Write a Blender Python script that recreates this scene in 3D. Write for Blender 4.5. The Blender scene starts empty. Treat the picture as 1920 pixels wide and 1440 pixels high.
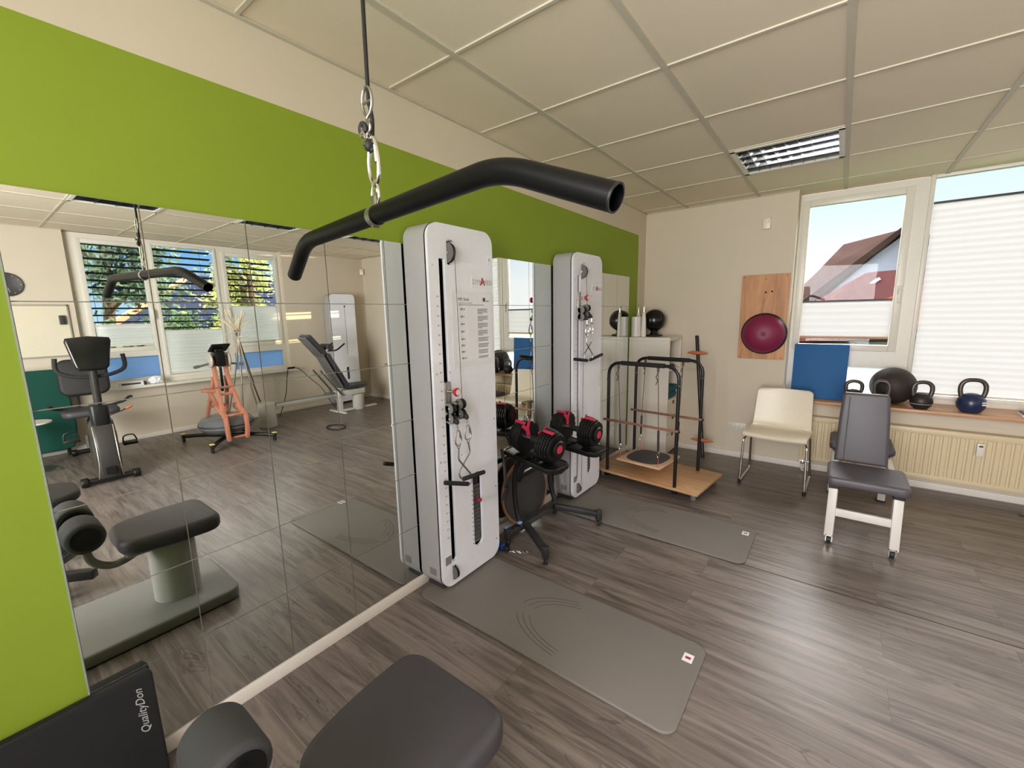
import bpy, bmesh, math, random
from mathutils import Vector, Matrix, Euler
random.seed(7)
S = bpy.context.scene
PI = math.pi
# ------------------------------------------------------------------ camera
CAM = (1.7244, 0.0, 1.4643)
YAW, PITCH, ROLL, FPX = 0.6537, -0.1618, -0.0191, 799.2
F = Vector((-math.sin(YAW)*math.cos(PITCH), math.cos(YAW)*math.cos(PITCH), math.sin(PITCH)))
R0 = F.cross(Vector((0, 0, 1))).normalized(); U0 = R0.cross(F)
Rv = math.cos(ROLL)*R0 + math.sin(ROLL)*U0; Uv = -math.sin(ROLL)*R0 + math.cos(ROLL)*U0
cd = bpy.data.cameras.new('camera'); cam = bpy.data.objects.new('camera', cd); S.collection.objects.link(cam)
cd.sensor_width = 36; cd.sensor_fit = 'HORIZONTAL'; cd.lens = FPX/1920*36; cd.clip_start = 0.02; cd.clip_end = 300
m3 = Matrix((Rv, Uv, -F)).transposed()
cam.matrix_world = Matrix.Translation(CAM) @ m3.to_4x4()
S.camera = cam
# ------------------------------------------------------------------ exposure
S.view_settings.view_transform = 'Standard'; S.view_settings.look = 'None'
S.view_settings.gamma = 1; S.view_settings.use_curve_mapping = False
S.view_settings.exposure = 1.45
S.cycles.max_bounces = 14; S.cycles.diffuse_bounces = 8; S.cycles.glossy_bounces = 6
S.cycles.transparent_max_bounces = 24; S.cycles.transmission_bounces = 8
S.cycles.use_denoising = True; S.cycles.sample_clamp_indirect = 6.0
S.cycles.caustics_reflective = False; S.cycles.caustics_refractive = False
# ------------------------------------------------------------------ sky: evening sky, bright low in +y, clear blue in +x
SKY_BLUE = (0.20, 0.52, 1.0); K_BLUE = 0.38
SKY_ZEN = (1.0, 0.97, 0.95); K_ZEN = 7.0
K_REAR = 0.5
w = bpy.data.worlds.new('World'); S.world = w; w.use_nodes = True
nt = w.node_tree; nt.nodes.clear(); L = nt.links
tc = nt.nodes.new('ShaderNodeTexCoord'); sx = nt.nodes.new('ShaderNodeSeparateXYZ'); L.new(tc.outputs['Generated'], sx.inputs[0])
def mr(a, b, src):
    n = nt.nodes.new('ShaderNodeMapRange'); n.inputs[1].default_value = a; n.inputs[2].default_value = b; n.interpolation_type = 'SMOOTHSTEP'; L.new(src, n.inputs[0]); return n.outputs[0]
def mixc(f, a, b):
    n = nt.nodes.new('ShaderNodeMix'); n.data_type = 'RGBA'; L.new(f, n.inputs[0])
    for s, i in ((a, 6), (b, 7)):
        if isinstance(s, tuple): n.inputs[i].default_value = (*s, 1)
        else: L.new(s, n.inputs[i])
    return n.outputs[2]
wb = tuple(c*K_BLUE for c in SKY_BLUE); wz = tuple(c*K_ZEN for c in SKY_ZEN)
c0 = mixc(mr(0.0, 0.16, sx.outputs[2]), tuple(c*0.40 for c in (0.55, 0.85, 1.1)), wb)
lowsun = mixc(mr(0.04, 0.20, sx.outputs[2]), (.42, .42, .42), (.30, .365, .42))
c1 = mixc(mr(0.5, 0.85, sx.outputs[1]), c0, lowsun)
neg = nt.nodes.new('ShaderNodeMath'); neg.operation = 'MULTIPLY'; neg.inputs[1].default_value = -1; L.new(sx.outputs[1], neg.inputs[0])
c2 = mixc(mr(0.21, 0.40, sx.outputs[2]), c1, wz)
c2 = mixc(mr(0.35, 0.7, neg.outputs[0]), c2, tuple(c*K_REAR for c in (1.0, 0.94, 0.86)))
c3 = mixc(mr(-0.25, -0.02, sx.outputs[2]), (0.10, 0.095, 0.08), c2)
bg = nt.nodes.new('ShaderNodeBackground'); L.new(c3, bg.inputs[0]); bg.inputs[1].default_value = 1.0
ow = nt.nodes.new('ShaderNodeOutputWorld'); L.new(bg.outputs[0], ow.inputs[0])
# ------------------------------------------------------------------ window portals (guide the daylight sampling)
W, YB, H = 5.2, 4.655, 2.479; Y0R = -1.6
def portal(name, loc, rot, sx_, sy_):
    l = bpy.data.lights.new(name, 'AREA'); l.shape = 'RECTANGLE'; l.size = sx_; l.size_y = sy_; l.cycles.is_portal = True
    o = bpy.data.objects.new(name, l); S.collection.objects.link(o); o.location = loc; o.rotation_euler = rot; return o
portal('portal_back', (2.95, YB+.34, 1.55), (-PI/2, 0, 0), 3.4, 1.95)
portal('portal_right', (W+.25, 2.07, 1.57), (0, PI/2, 0), 1.95, 2.6)
lr = bpy.data.lights.new('rear_fill_lamp', 'AREA'); lr.shape = 'RECTANGLE'; lr.size = 1.8; lr.size_y = 1.85; lr.energy = 76; lr.spread = math.radians(150); lr.color = (1.0, .98, 1.0)  # fill lamp added behind the camera; no window is seen there
lro = bpy.data.objects.new('rear_fill_lamp', lr); S.collection.objects.link(lro); lro.location = (1.45, Y0R-.02, 1.43); lro.rotation_euler = (PI/2, 0, math.radians(-27))
# low evening sun just above the horizon
sl = bpy.data.lights.new('evening_sun', 'SUN'); sl.energy = 4.0; sl.color = (1.0, .80, .48); sl.angle = .009
slo = bpy.data.objects.new('evening_sun', sl); S.collection.objects.link(slo); slo.rotation_euler = Vector((1.1, -1.35, -.045)).to_track_quat('-Z', 'Y').to_euler()
# ------------------------------------------------------------------ helpers
def s2l(c):
    return tuple(((x/255)/12.92 if x/255 <= .04045 else ((x/255+.055)/1.055)**2.4) for x in c)
MATS = {}
def mat(name, rgb, rough=.5, metal=0, spec=.5, var=0, scale=40, bump=0, coat=0):
    if name in MATS: return MATS[name]
    m = bpy.data.materials.new(name); m.use_nodes = True; n = m.node_tree.nodes; l = m.node_tree.links
    b = n['Principled BSDF']; c = s2l(rgb)
    b.inputs['Base Color'].default_value = (*c, 1); b.inputs['Roughness'].default_value = rough; b.inputs['Metallic'].default_value = metal
    b.inputs['Specular IOR Level'].default_value = spec; b.inputs['Coat Weight'].default_value = coat
    t = n.new('ShaderNodeTexCoord'); no = n.new('ShaderNodeTexNoise'); no.inputs['Scale'].default_value = scale; no.inputs['Detail'].default_value = 4
    l.new(t.outputs['Object'], no.inputs['Vector'])
    mx = n.new('ShaderNodeMix'); mx.data_type = 'RGBA'; v = var if var else .04
    mx.inputs[6].default_value = (*[x*(1-v) for x in c], 1); mx.inputs[7].default_value = (*[min(1, x*(1+v)) for x in c], 1)
    l.new(no.outputs[0], mx.inputs[0]); l.new(mx.outputs[2], b.inputs['Base Color'])
    if bump:
        bp = n.new('ShaderNodeBump'); bp.inputs['Strength'].default_value = bump; bp.inputs['Distance'].default_value = .002
        l.new(no.outputs[0], bp.inputs['Height']); l.new(bp.outputs[0], b.inputs['Normal'])
    MATS[name] = m; return m
def nodes_of(name):
    m = bpy.data.materials.new(name); m.use_nodes = True; MATS[name] = m
    return m, m.node_tree.nodes, m.node_tree.links
def grain_mat(name, ca, cb, axis=0, rough=.45, stretch=18, sc=3.0):
    m, n, l = nodes_of(name); b = n['Principled BSDF']; b.inputs['Roughness'].default_value = rough
    t = n.new('ShaderNodeTexCoord'); mp = n.new('ShaderNodeMapping'); s = [stretch]*3; s[axis] = 1.2
    mp.inputs['Scale'].default_value = s; l.new(t.outputs['Object'], mp.inputs[0])
    no = n.new('ShaderNodeTexNoise'); no.inputs['Scale'].default_value = sc; no.inputs['Detail'].default_value = 8; no.inputs['Distortion'].default_value = .8
    l.new(mp.outputs[0], no.inputs['Vector'])
    cr = n.new('ShaderNodeValToRGB'); cr.color_ramp.elements[0].position = .32; cr.color_ramp.elements[1].position = .68
    cr.color_ramp.elements[0].color = (*s2l(ca), 1); cr.color_ramp.elements[1].color = (*s2l(cb), 1)
    l.new(no.outputs[0], cr.inputs[0]); l.new(cr.outputs[0], b.inputs['Base Color']); return m

CEM = mat('tower_side_grey', (174, 173, 174), .45)
WHITE = mat('white_lacquer', (236, 238, 248), .22, coat=.3)
CREAM = mat('cream_plaster', (210, 199, 180), .85, var=.03, scale=6)
LIME = mat('lime_green_paint', (134, 156, 38), .7, var=.03, scale=5)
TILE = mat('mineral_ceiling_tile', (226, 214, 192), .95, var=.07, scale=220, bump=.2)
GRID = mat('ceiling_grid_metal', (196, 190, 172), .6, spec=.3)
PVC = mat('white_pvc', (222, 218, 206), .35)
BASEB = mat('white_skirting', (225, 218, 210), .5)
SILLM = grain_mat('beech_sill', (176, 130, 92), (205, 160, 118), 0, .4, 12)
CHROME = mat('chrome', (205, 203, 200), .16, 1)
STEEL = mat('brushed_steel', (160, 158, 154), .35, 1)
GSTEEL = mat('grey_cast_metal', (128, 127, 124), .5, .4)
BLACK = mat('black_plastic', (13, 13, 14), .42, spec=.4)
BLACKM = mat('black_powder_coat', (14, 14, 15), .34)
FOAM = mat('black_foam', (24, 24, 26), .8, bump=.3, scale=300)
DKGREY = mat('dark_grey_plastic', (52, 50, 50), .5)
RUBBER = mat('black_rubber', (28, 27, 28), .6)
LEATHER = mat('grey_leatherette', (80, 76, 82), .45, bump=.25, scale=350)
LEATHERD = mat('charcoal_leatherette', (62, 59, 65), .5, bump=.25, scale=350)
RED = mat('red_plastic', (178, 22, 52), .35)
MATG = mat('grey_exercise_foam', (118, 113, 109), .7, bump=.3, scale=260)
PLY = grain_mat('plywood', (186, 142, 100), (208, 166, 124), 0, .45, 10)
PLYP = grain_mat('pale_birch', (205, 165, 130), (224, 188, 156), 0, .5, 10)
DOWEL = grain_mat('red_brown_dowel', (128, 88, 70), (150, 108, 88), 0, .4, 20)
PINE = grain_mat('pine_board', (168, 112, 66), (206, 150, 100), 2, .5, 9, 2.2)
SHELFW = mat('white_melamine', (226, 219, 205), .4)
IRONB = mat('black_cast_iron', (36, 33, 32), .45)
IRONH = mat('worn_handle_steel', (92, 86, 80), .38, .7)
NAVY = mat('navy_vinyl', (34, 46, 78), .3)
MAG = mat('magenta_vinyl', (124, 24, 66), .5, bump=.3, scale=200)
BLUEM = mat('blue_foam', (26, 92, 150), .7, bump=.2, scale=200)
TEAL = mat('teal_towel', (18, 88, 98), .95, bump=.6, scale=300)
PURPLE = mat('indigo_cloth', (60, 54, 110), .9)
CHAIRW = mat('cream_moulded_shell', (226, 217, 196), .35)
RADI = mat('cream_radiator', (214, 198, 164), .4)
PAPER = mat('white_paper', (238, 239, 246), .6)
INK = mat('printed_ink', (84, 82, 84), .8)
INKG = mat('light_grey_print', (168, 166, 168), .8)
REDP = mat('crimson_print', (176, 30, 56), .6)
LABEL = mat('grey_type_plate', (128, 126, 124), .5)
ORANGE = mat('orange_plastic', (196, 112, 66), .5)
CORALW = grain_mat('orange_stained_wood', (174, 110, 84), (196, 131, 106), 2, .4, 14)
GREENF = mat('petrol_green_upholstery', (4, 68, 56), .9, bump=.3, scale=300)
BIKEG = mat('bike_grey_shell', (48, 46, 44), .42)
DKDISC = mat('charcoal_disc', (58, 57, 60), .55)
ROPE = mat('grey_rope', (96, 84, 76), .9)
REDCORD = mat('red_cord', (206, 84, 84), .8)
BLUEC = mat('blue_nylon', (20, 60, 140), .6)
TEALG = mat('dark_screen', (30, 34, 36), .2)
SLAT = mat('blue_grey_slat', (30, 42, 56), .95, spec=.05)
HEDGE = mat('leaf_green', (60, 92, 34), .7, var=.45, scale=3)
LEAFD = mat('leaf_dark', (44, 66, 34), .7, var=.5, scale=3)
LEAFY = mat('leaf_yellow_green', (128, 134, 66), .7, var=.4, scale=3)
BARK = mat('bark', (78, 62, 50), .95, var=.3, scale=12)
ROOFD = mat('brown_roof_tile', (46, 36, 34), .95, spec=.0, var=.3, scale=9)
ROOFR = mat('red_roof_tile', (84, 40, 32), .95, spec=.0, var=.25, scale=9)
ROOFS = mat('slate_roof', (44, 48, 66), .95, spec=.0, var=.15, scale=9)
RENDER = mat('pale_house_render', (126, 134, 150), .9)
EAVE = mat('orange_eave', (214, 130, 96), .8)
GRASS = mat('grass', (70, 92, 44), .95, var=.3, scale=2)
BAMBOO = mat('cream_tube', (232, 218, 184), .5)

def mirror_mat():
    m, n, l = nodes_of('mirror_glass'); b = n['Principled BSDF']
    b.inputs['Base Color'].default_value = (.80, .825, .79, 1); b.inputs['Metallic'].default_value = 1; b.inputs['Roughness'].default_value = 0.0
    return m
MIRROR = mirror_mat()
def pane_mat():
    m, n, l = nodes_of('window_glass'); n.remove(n['Principled BSDF'])
    t = n.new('ShaderNodeBsdfTransparent'); g = n.new('ShaderNodeBsdfGlossy'); g.inputs['Roughness'].default_value = .0
    f = n.new('ShaderNodeFresnel'); f.inputs['IOR'].default_value = 1.2; mx = n.new('ShaderNodeMixShader')
    l.new(f.outputs[0], mx.inputs[0]); l.new(t.outputs[0], mx.inputs[1]); l.new(g.outputs[0], mx.inputs[2])
    l.new(mx.outputs[0], n['Material Output'].inputs[0]); return m
GLASS = pane_mat()
def clear_mat(name, col, fac):
    m, n, l = nodes_of(name); n.remove(n['Principled BSDF'])
    t = n.new('ShaderNodeBsdfTransparent'); t.inputs[0].default_value = (*col, 1)
    g = n.new('ShaderNodeBsdfPrincipled'); g.inputs['Base Color'].default_value = (*[c*.35 for c in col], 1); g.inputs['Roughness'].default_value = .08
    mx = n.new('ShaderNodeMixShader'); mx.inputs[0].default_value = fac
    l.new(t.outputs[0], mx.inputs[1]); l.new(g.outputs[0], mx.inputs[2]); l.new(mx.outputs[0], n['Material Output'].inputs[0]); return m
TANK = clear_mat('clear_polycarbonate', (.75, .78, .8), .45)
def cloth_mat(name, rgb, tr):
    m, n, l = nodes_of(name); n.remove(n['Principled BSDF'])
    d = n.new('ShaderNodeBsdfDiffuse'); d.inputs[0].default_value = (*s2l(rgb), 1)
    t = n.new('ShaderNodeBsdfTranslucent'); t.inputs[0].default_value = (*s2l(rgb), 1)
    no = n.new('ShaderNodeTexNoise'); no.inputs['Scale'].default_value = 90
    bp = n.new('ShaderNodeBump'); bp.inputs['Strength'].default_value = .05; l.new(no.outputs[0], bp.inputs['Height']); l.new(bp.outputs[0], d.inputs['Normal'])
    mx = n.new('ShaderNodeMixShader'); mx.inputs[0].default_value = tr
    l.new(d.outputs[0], mx.inputs[1]); l.new(t.outputs[0], mx.inputs[2]); l.new(mx.outputs[0], n['Material Output'].inputs[0]); return m
BLIND = cloth_mat('pleated_blind_cloth', (186, 185, 186), .38)
FROST = cloth_mat('frosted_film', (236, 240, 246), .72)
FROST_SKY = cloth_mat('sky_tinted_frosted_film', (176, 204, 244), .8)  # blue sky light put into the film colour of the right windows
BLINDB = cloth_mat('sheer_pleated_cloth', (250, 250, 252), .74)

def floor_mat():
    m, n, l = nodes_of('grey_oak_vinyl_plank'); b = n['Principled BSDF']
    t = n.new('ShaderNodeTexCoord')
    br = n.new('ShaderNodeTexBrick'); br.offset = .37; br.inputs['Scale'].default_value = 1; br.inputs['Brick Width'].default_value = 1.22
    br.inputs['Row Height'].default_value = .184; br.inputs['Mortar Size'].default_value = .0009; br.inputs['Mortar Smooth'].default_value = .1
    br.inputs['Color1'].default_value = (0, 0, 0, 1); br.inputs['Color2'].default_value = (1, 1, 1, 1); br.inputs['Mortar'].default_value = (.5, .5, .5, 1)
    l.new(t.outputs['Object'], br.inputs['Vector'])
    sep = n.new('ShaderNodeSeparateXYZ'); l.new(t.outputs['Object'], sep.inputs[0])
    ad = n.new('ShaderNodeMath'); ad.operation = 'MULTIPLY'; ad.inputs[1].default_value = 7.3; l.new(br.outputs[0], ad.inputs[0])
    cmb = n.new('ShaderNodeCombineXYZ'); l.new(sep.outputs[0], cmb.inputs[0]); l.new(sep.outputs[1], cmb.inputs[1]); l.new(ad.outputs[0], cmb.inputs[2])
    mp = n.new('ShaderNodeMapping'); mp.inputs['Scale'].default_value = (1.1, 13, 1); l.new(cmb.outputs[0], mp.inputs[0])
    n1 = n.new('ShaderNodeTexNoise'); n1.inputs['Scale'].default_value = 1.6; n1.inputs['Detail'].default_value = 9; n1.inputs['Roughness'].default_value = .62; n1.inputs['Distortion'].default_value = 1.1; l.new(mp.outputs[0], n1.inputs['Vector'])
    mp2 = n.new('ShaderNodeMapping'); mp2.inputs['Scale'].default_value = (.9, 4.2, 1); l.new(cmb.outputs[0], mp2.inputs[0])
    n2 = n.new('ShaderNodeTexNoise'); n2.inputs['Scale'].default_value = 1.5; n2.inputs['Detail'].default_value = 3; n2.inputs['Distortion'].default_value = 2.0; l.new(mp2.outputs[0], n2.inputs['Vector'])
    # cathedral rings : sine of noise
    mu = n.new('ShaderNodeMath'); mu.operation = 'MULTIPLY'; mu.inputs[1].default_value = 62; l.new(n2.outputs[0], mu.inputs[0])
    si = n.new('ShaderNodeMath'); si.operation = 'SINE'; l.new(mu.outputs[0], si.inputs[0])
    msk = n.new('ShaderNodeMapRange'); msk.inputs[1].default_value = .52; msk.inputs[2].default_value = .68; l.new(n2.outputs[0], msk.inputs[0])
    ab = n.new('ShaderNodeMapRange'); ab.inputs[1].default_value = .55; ab.inputs[2].default_value = 1.0; l.new(si.outputs[0], ab.inputs[0])
    mm = n.new('ShaderNodeMath'); mm.operation = 'MULTIPLY'; l.new(msk.outputs[0], mm.inputs[0]); l.new(ab.outputs[0], mm.inputs[1])
    cr = n.new('ShaderNodeValToRGB'); e = cr.color_ramp.elements
    e[0].position = .30; e[0].color = (*s2l((72, 64, 61)), 1); e[1].position = .72; e[1].color = (*s2l((141, 130, 124)), 1)
    x = e.new(.45); x.color = (*s2l((105, 95, 90)), 1); x = e.new(.56); x.color = (*s2l((124, 113, 107)), 1)
    l.new(n1.outputs[0], cr.inputs[0])
    mx = n.new('ShaderNodeMix'); mx.data_type = 'RGBA'; mx.inputs[7].default_value = (*s2l((62, 50, 44)), 1)
    m5 = n.new('ShaderNodeMath'); m5.operation = 'MULTIPLY'; m5.inputs[1].default_value = .7; l.new(mm.outputs[0], m5.inputs[0])
    l.new(m5.outputs[0], mx.inputs[0]); l.new(cr.outputs[0], mx.inputs[6])
    # plank tone shift
    tn = n.new('ShaderNodeMapRange'); tn.inputs[3].default_value = .86; tn.inputs[4].default_value = 1.1; l.new(br.outputs[0], tn.inputs[0])
    hs = n.new('ShaderNodeHueSaturation'); l.new(tn.outputs[0], hs.inputs['Value']); l.new(mx.outputs[2], hs.inputs['Color'])
    jm = n.new('ShaderNodeMix'); jm.data_type = 'RGBA'; jm.inputs[7].default_value = (*s2l((52, 44, 40)), 1)
    jf = n.new('ShaderNodeMath'); jf.operation = 'MULTIPLY'; jf.inputs[1].default_value = .55; l.new(br.outputs['Fac'], jf.inputs[0])
    l.new(jf.outputs[0], jm.inputs[0]); l.new(hs.outputs[0], jm.inputs[6]); l.new(jm.outputs[2], b.inputs['Base Color'])
    b.inputs['Roughness'].default_value = .36; b.inputs['Specular IOR Level'].default_value = .6
    bp = n.new('ShaderNodeBump'); bp.inputs['Strength'].default_value = .25; bp.inputs['Distance'].default_value = .002
    l.new(n1.outputs[0], bp.inputs['Height']); l.new(bp.outputs[0], b.inputs['Normal'])
    return m
FLOOR = floor_mat()

ORG = {}
def tag(o, label=None, cat=None, group=None, kind=None):
    if label: o['label'] = label
    if cat: o['category'] = cat
    if group: o['group'] = group
    if kind: o['kind'] = kind
    return o
def thing(name, label, cat, loc=(0, 0, 0), rz=0, group=None):
    o = bpy.data.objects.new(name, None); S.collection.objects.link(o); o.location = loc; o.rotation_euler = (0, 0, rz)
    o.empty_display_size = .05
    ORG[o.name] = Vector(loc); return tag(o, label, cat, group)

class MB:
    """collects shapes; world coordinates unless the parent was made with local=True"""
    def __init__(self): self.b = bmesh.new()
    def _app(self, tmp, M=None):
        if M is not None: tmp.transform(M)
        me = bpy.data.meshes.new('t'); tmp.to_mesh(me); tmp.free(); self.b.from_mesh(me); bpy.data.meshes.remove(me); return self
    def box(self, x0, x1, y0, y1, z0, z1, r=0, seg=3, M=None):
        t = bmesh.new(); bmesh.ops.create_cube(t, size=1)
        bmesh.ops.scale(t, vec=(abs(x1-x0), abs(y1-y0), abs(z1-z0)), verts=t.verts)
        if r: bmesh.ops.bevel(t, geom=t.edges[:], offset=r, segments=seg, profile=.5, affect='EDGES')
        bmesh.ops.translate(t, vec=((x0+x1)/2, (y0+y1)/2, (z0+z1)/2), verts=t.verts)
        return self._app(t, M)
    def slab(self, poly, z0, z1, r=0, seg=3, M=None):
        """polygon (xy) extruded z0..z1 with bevelled rims"""
        t = bmesh.new(); vs = [t.verts.new((x, y, z0)) for x, y in poly]; f = t.faces.new(vs)
        if f.normal.z > 0: f.normal_flip()
        g = bmesh.ops.extrude_face_region(t, geom=[f]); bmesh.ops.translate(t, vec=(0, 0, z1-z0), verts=[v for v in g['geom'] if isinstance(v, bmesh.types.BMVert)])
        bmesh.ops.recalc_face_normals(t, faces=t.faces)
        if r:
            ed = [e for e in t.edges if abs(e.verts[0].co.z-e.verts[1].co.z) < 1e-6]
            bmesh.ops.bevel(t, geom=ed, offset=r, segments=seg, profile=.5, affect='EDGES')
        return self._app(t, M)
    def tube(self, pts, r, n=12, closed=False, cap=True, radii=None):
        pts = [Vector(p) for p in pts]; k = len(pts); t = bmesh.new(); rings = []; prev = None
        for i, p in enumerate(pts):
            if closed: d = (pts[(i+1) % k]-pts[i-1])
            else: d = (pts[min(i+1, k-1)]-pts[max(i-1, 0)])
            d.normalize()
            if prev is None:
                a = Vector((0, 0, 1)) if abs(d.z) < .9 else Vector((1, 0, 0)); u = d.cross(a).normalized()
            else:
                u = (prev-d*prev.dot(d)); u = u.normalized() if u.length > 1e-6 else d.orthogonal().normalized()
            prev = u; v = d.cross(u); rr = radii[i] if radii else r
            rings.append([t.verts.new(p+rr*(math.cos(2*PI*j/n)*u+math.sin(2*PI*j/n)*v)) for j in range(n)])
        for i in range(k if closed else k-1):
            a, b = rings[i], rings[(i+1) % k]
            for j in range(n): t.faces.new((a[j], a[(j+1) % n], b[(j+1) % n], b[j]))
        if cap and not closed: t.faces.new(rings[0][::-1]); t.faces.new(rings[-1])
        bmesh.ops.recalc_face_normals(t, faces=t.faces)
        return self._app(t)
    def cyl(self, p0, p1, r, n=24, r2=None, bev=0):
        p0, p1 = Vector(p0), Vector(p1); d = p1-p0; t = bmesh.new()
        bmesh.ops.create_cone(t, cap_ends=True, segments=n, radius1=r, radius2=r if r2 is None else r2, depth=d.length)
        if bev: bmesh.ops.bevel(t, geom=[e for e in t.edges if abs(e.verts[0].co.z-e.verts[1].co.z) < 1e-6], offset=bev, segments=3, profile=.5, affect='EDGES')
        q = Vector((0, 0, 1)).rotation_difference(d.normalized()).to_matrix().to_4x4()
        return self._app(t, Matrix.Translation((p0+p1)/2) @ q)
    def lathe(self, prof, c=(0, 0, 0), axis=(0, 0, 1), n=32):
        t = bmesh.new(); rings = []
        for r, z in prof:
            rings.append([t.verts.new((max(r, 1e-5)*math.cos(2*PI*j/n), max(r, 1e-5)*math.sin(2*PI*j/n), z)) for j in range(n)])
        for a, b in zip(rings, rings[1:]):
            for j in range(n): t.faces.new((a[j], a[(j+1) % n], b[(j+1) % n], b[j]))
        bmesh.ops.remove_doubles(t, verts=t.verts, dist=1e-4); bmesh.ops.recalc_face_normals(t, faces=t.faces)
        q = Vector((0, 0, 1)).rotation_difference(Vector(axis).normalized()).to_matrix().to_4x4()
        return self._app(t, Matrix.Translation(c) @ q)
    def ball(self, c, r, sc=(1, 1, 1), n=24):
        t = bmesh.new(); bmesh.ops.create_uvsphere(t, u_segments=n, v_segments=n//2, radius=r); bmesh.ops.scale(t, vec=sc, verts=t.verts)
        bmesh.ops.translate(t, vec=c, verts=t.verts); return self._app(t)
    def plate(self, outer, holes, th, M):
        """flat plate in xy with holes, extruded 0..th, then M"""
        c = bpy.data.curves.new('c', 'CURVE'); c.dimensions = '2D'; c.fill_mode = 'BOTH'; c.extrude = th/2
        for poly in [outer]+list(holes):
            s = c.splines.new('POLY'); s.points.add(len(poly)-1); s.use_cyclic_u = True
            for i, (x, y) in enumerate(poly): s.points[i].co = (x, y, 0, 1)
        return self._conv(c, Matrix.Translation((0, 0, 0)), M @ Matrix.Translation((0, 0, th/2)))
    def text(self, body, size, M, ext=.0006, align='CENTER', shear=0, bold=0):
        c = bpy.data.curves.new('f', 'FONT'); c.body = body; c.size = size; c.extrude = ext; c.align_x = align; c.align_y = 'CENTER'; c.shear = shear; c.offset = bold; c.resolution_u = 3
        return self._conv(c, None, M)
    def _conv(self, c, _, M):
        o = bpy.data.objects.new('tmp', c); S.collection.objects.link(o); bpy.context.view_layer.update()
        me = bpy.data.meshes.new_from_object(o.evaluated_get(bpy.context.evaluated_depsgraph_get()))
        bpy.data.objects.remove(o)
        me.transform(M); self.b.from_mesh(me); bpy.data.meshes.remove(me); return self
    def xf(self, M): self.b.transform(M); return self
    def build(self, name, m, parent=None, smooth=True, ang=35):
        me = bpy.data.meshes.new(name)
        off = Vector((0, 0, 0))
        if parent is not None:
            p = parent
            while p.parent is not None: p = p.parent
            off = ORG.get(p.name, Vector((0, 0, 0)))
        else:
            xs = [v.co for v in self.b.verts]
            off = Vector(((min(v.x for v in xs)+max(v.x for v in xs))/2, (min(v.y for v in xs)+max(v.y for v in xs))/2, min(v.z for v in xs)))
        bmesh.ops.translate(self.b, vec=-off, verts=self.b.verts)
        self.b.to_mesh(me); self.b.free()
        ms = m if isinstance(m, (list, tuple)) else [m]
        for q in ms: me.materials.append(q)
        if smooth:
            for p in me.polygons: p.use_smooth = True
            me.set_sharp_from_angle(angle=math.radians(ang))
        o = bpy.data.objects.new(name, me); S.collection.objects.link(o)
        if parent is not None: o.parent = parent
        else: o.location = off; ORG[o.name] = off.copy()
        return o
def kids(o): return [c for c in S.collection.objects if c.parent == o]
def copy_tree(o, parent=None):
    c = o.copy(); S.collection.objects.link(c)
    if parent is not None: c.parent = parent
    for ch in kids(o): copy_tree(ch, c)
    return c
def rr(w_, h_, r, n=6, cx=0, cy=0):
    """rounded rectangle polygon"""
    p = []
    for (sx_, sy_, a0) in ((1, 1, 0), (-1, 1, 90), (-1, -1, 180), (1, -1, 270)):
        for i in range(n+1):
            a = math.radians(a0+90*i/n); p.append((cx+sx_*(w_/2-r)+r*math.cos(a), cy+sy_*(h_/2-r)+r*math.sin(a)))
    return p
def arc(c, r, a0, a1, n, plane='xz'):
    out = []
    for i in range(n+1):
        a = math.radians(a0+(a1-a0)*i/n); u, v = r*math.cos(a), r*math.sin(a)
        out.append((c[0]+u, c[1], c[2]+v) if plane == 'xz' else ((c[0], c[1]+u, c[2]+v) if plane == 'yz' else (c[0]+u, c[1]+v, c[2])))
    return out
def smooth_path(pts, n=6):
    """Catmull-Rom"""
    P = [Vector(p) for p in pts]; out = []
    for i in range(len(P)-1):
        a = P[max(i-1, 0)]; b = P[i]; c = P[i+1]; d = P[min(i+2, len(P)-1)]
        for k in range(n):
            t = k/n; out.append(.5*((2*b)+(-a+c)*t+(2*a-5*b+4*c-d)*t*t+(-a+3*b-3*c+d)*t**3))
    out.append(P[-1]); return out
def round_path(pts, r, n=6):
    P = [Vector(p) for p in pts]; out = [P[0]]
    for i in range(1, len(P)-1):
        a, b, c = P[i-1], P[i], P[i+1]; u = (a-b).normalized(); v = (c-b).normalized(); rr_ = min(r, (a-b).length*.49, (c-b).length*.49)
        s, e = b+u*rr_, b+v*rr_
        for k in range(n+1):
            t = k/n; out.append((1-t)**2*s+2*t*(1-t)*b+t*t*e)
    out.append(P[-1]); return out
# frame mapping plate-plane(x,y,z) -> world: front face of a cabinet against x=0 wall, facing +x
def face_x(x, y, z): return Matrix(((0, 0, 1, x), (1, 0, 0, y), (0, 1, 0, z), (0, 0, 0, 1)))       # local x->+y, y->+z, z->+x
def face_nx(x, y, z): return Matrix(((0, 0, -1, x), (-1, 0, 0, y), (0, 1, 0, z), (0, 0, 0, 1)))    # faces -x
def face_ny(x, y, z): return Matrix(((1, 0, 0, x), (0, 0, -1, y), (0, 1, 0, z), (0, 0, 0, 1)))     # local x->+x, y->+z, z->-y
def struct(o): o['kind'] = 'structure'; return o
# ================================================================== room shell
Y0 = -1.6
struct(MB().box(0, W+.3, Y0, YB+.4, -.12, 0).xf(Matrix.Identity(4)).build('floor', FLOOR, smooth=False))
for o in S.collection.objects:
    if o.name == 'floor':      # keep world coordinates for the plank pattern
        d = o.location.copy(); o.data.transform(Matrix.Translation(d)); o.location = (0, 0, 0)
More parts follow.
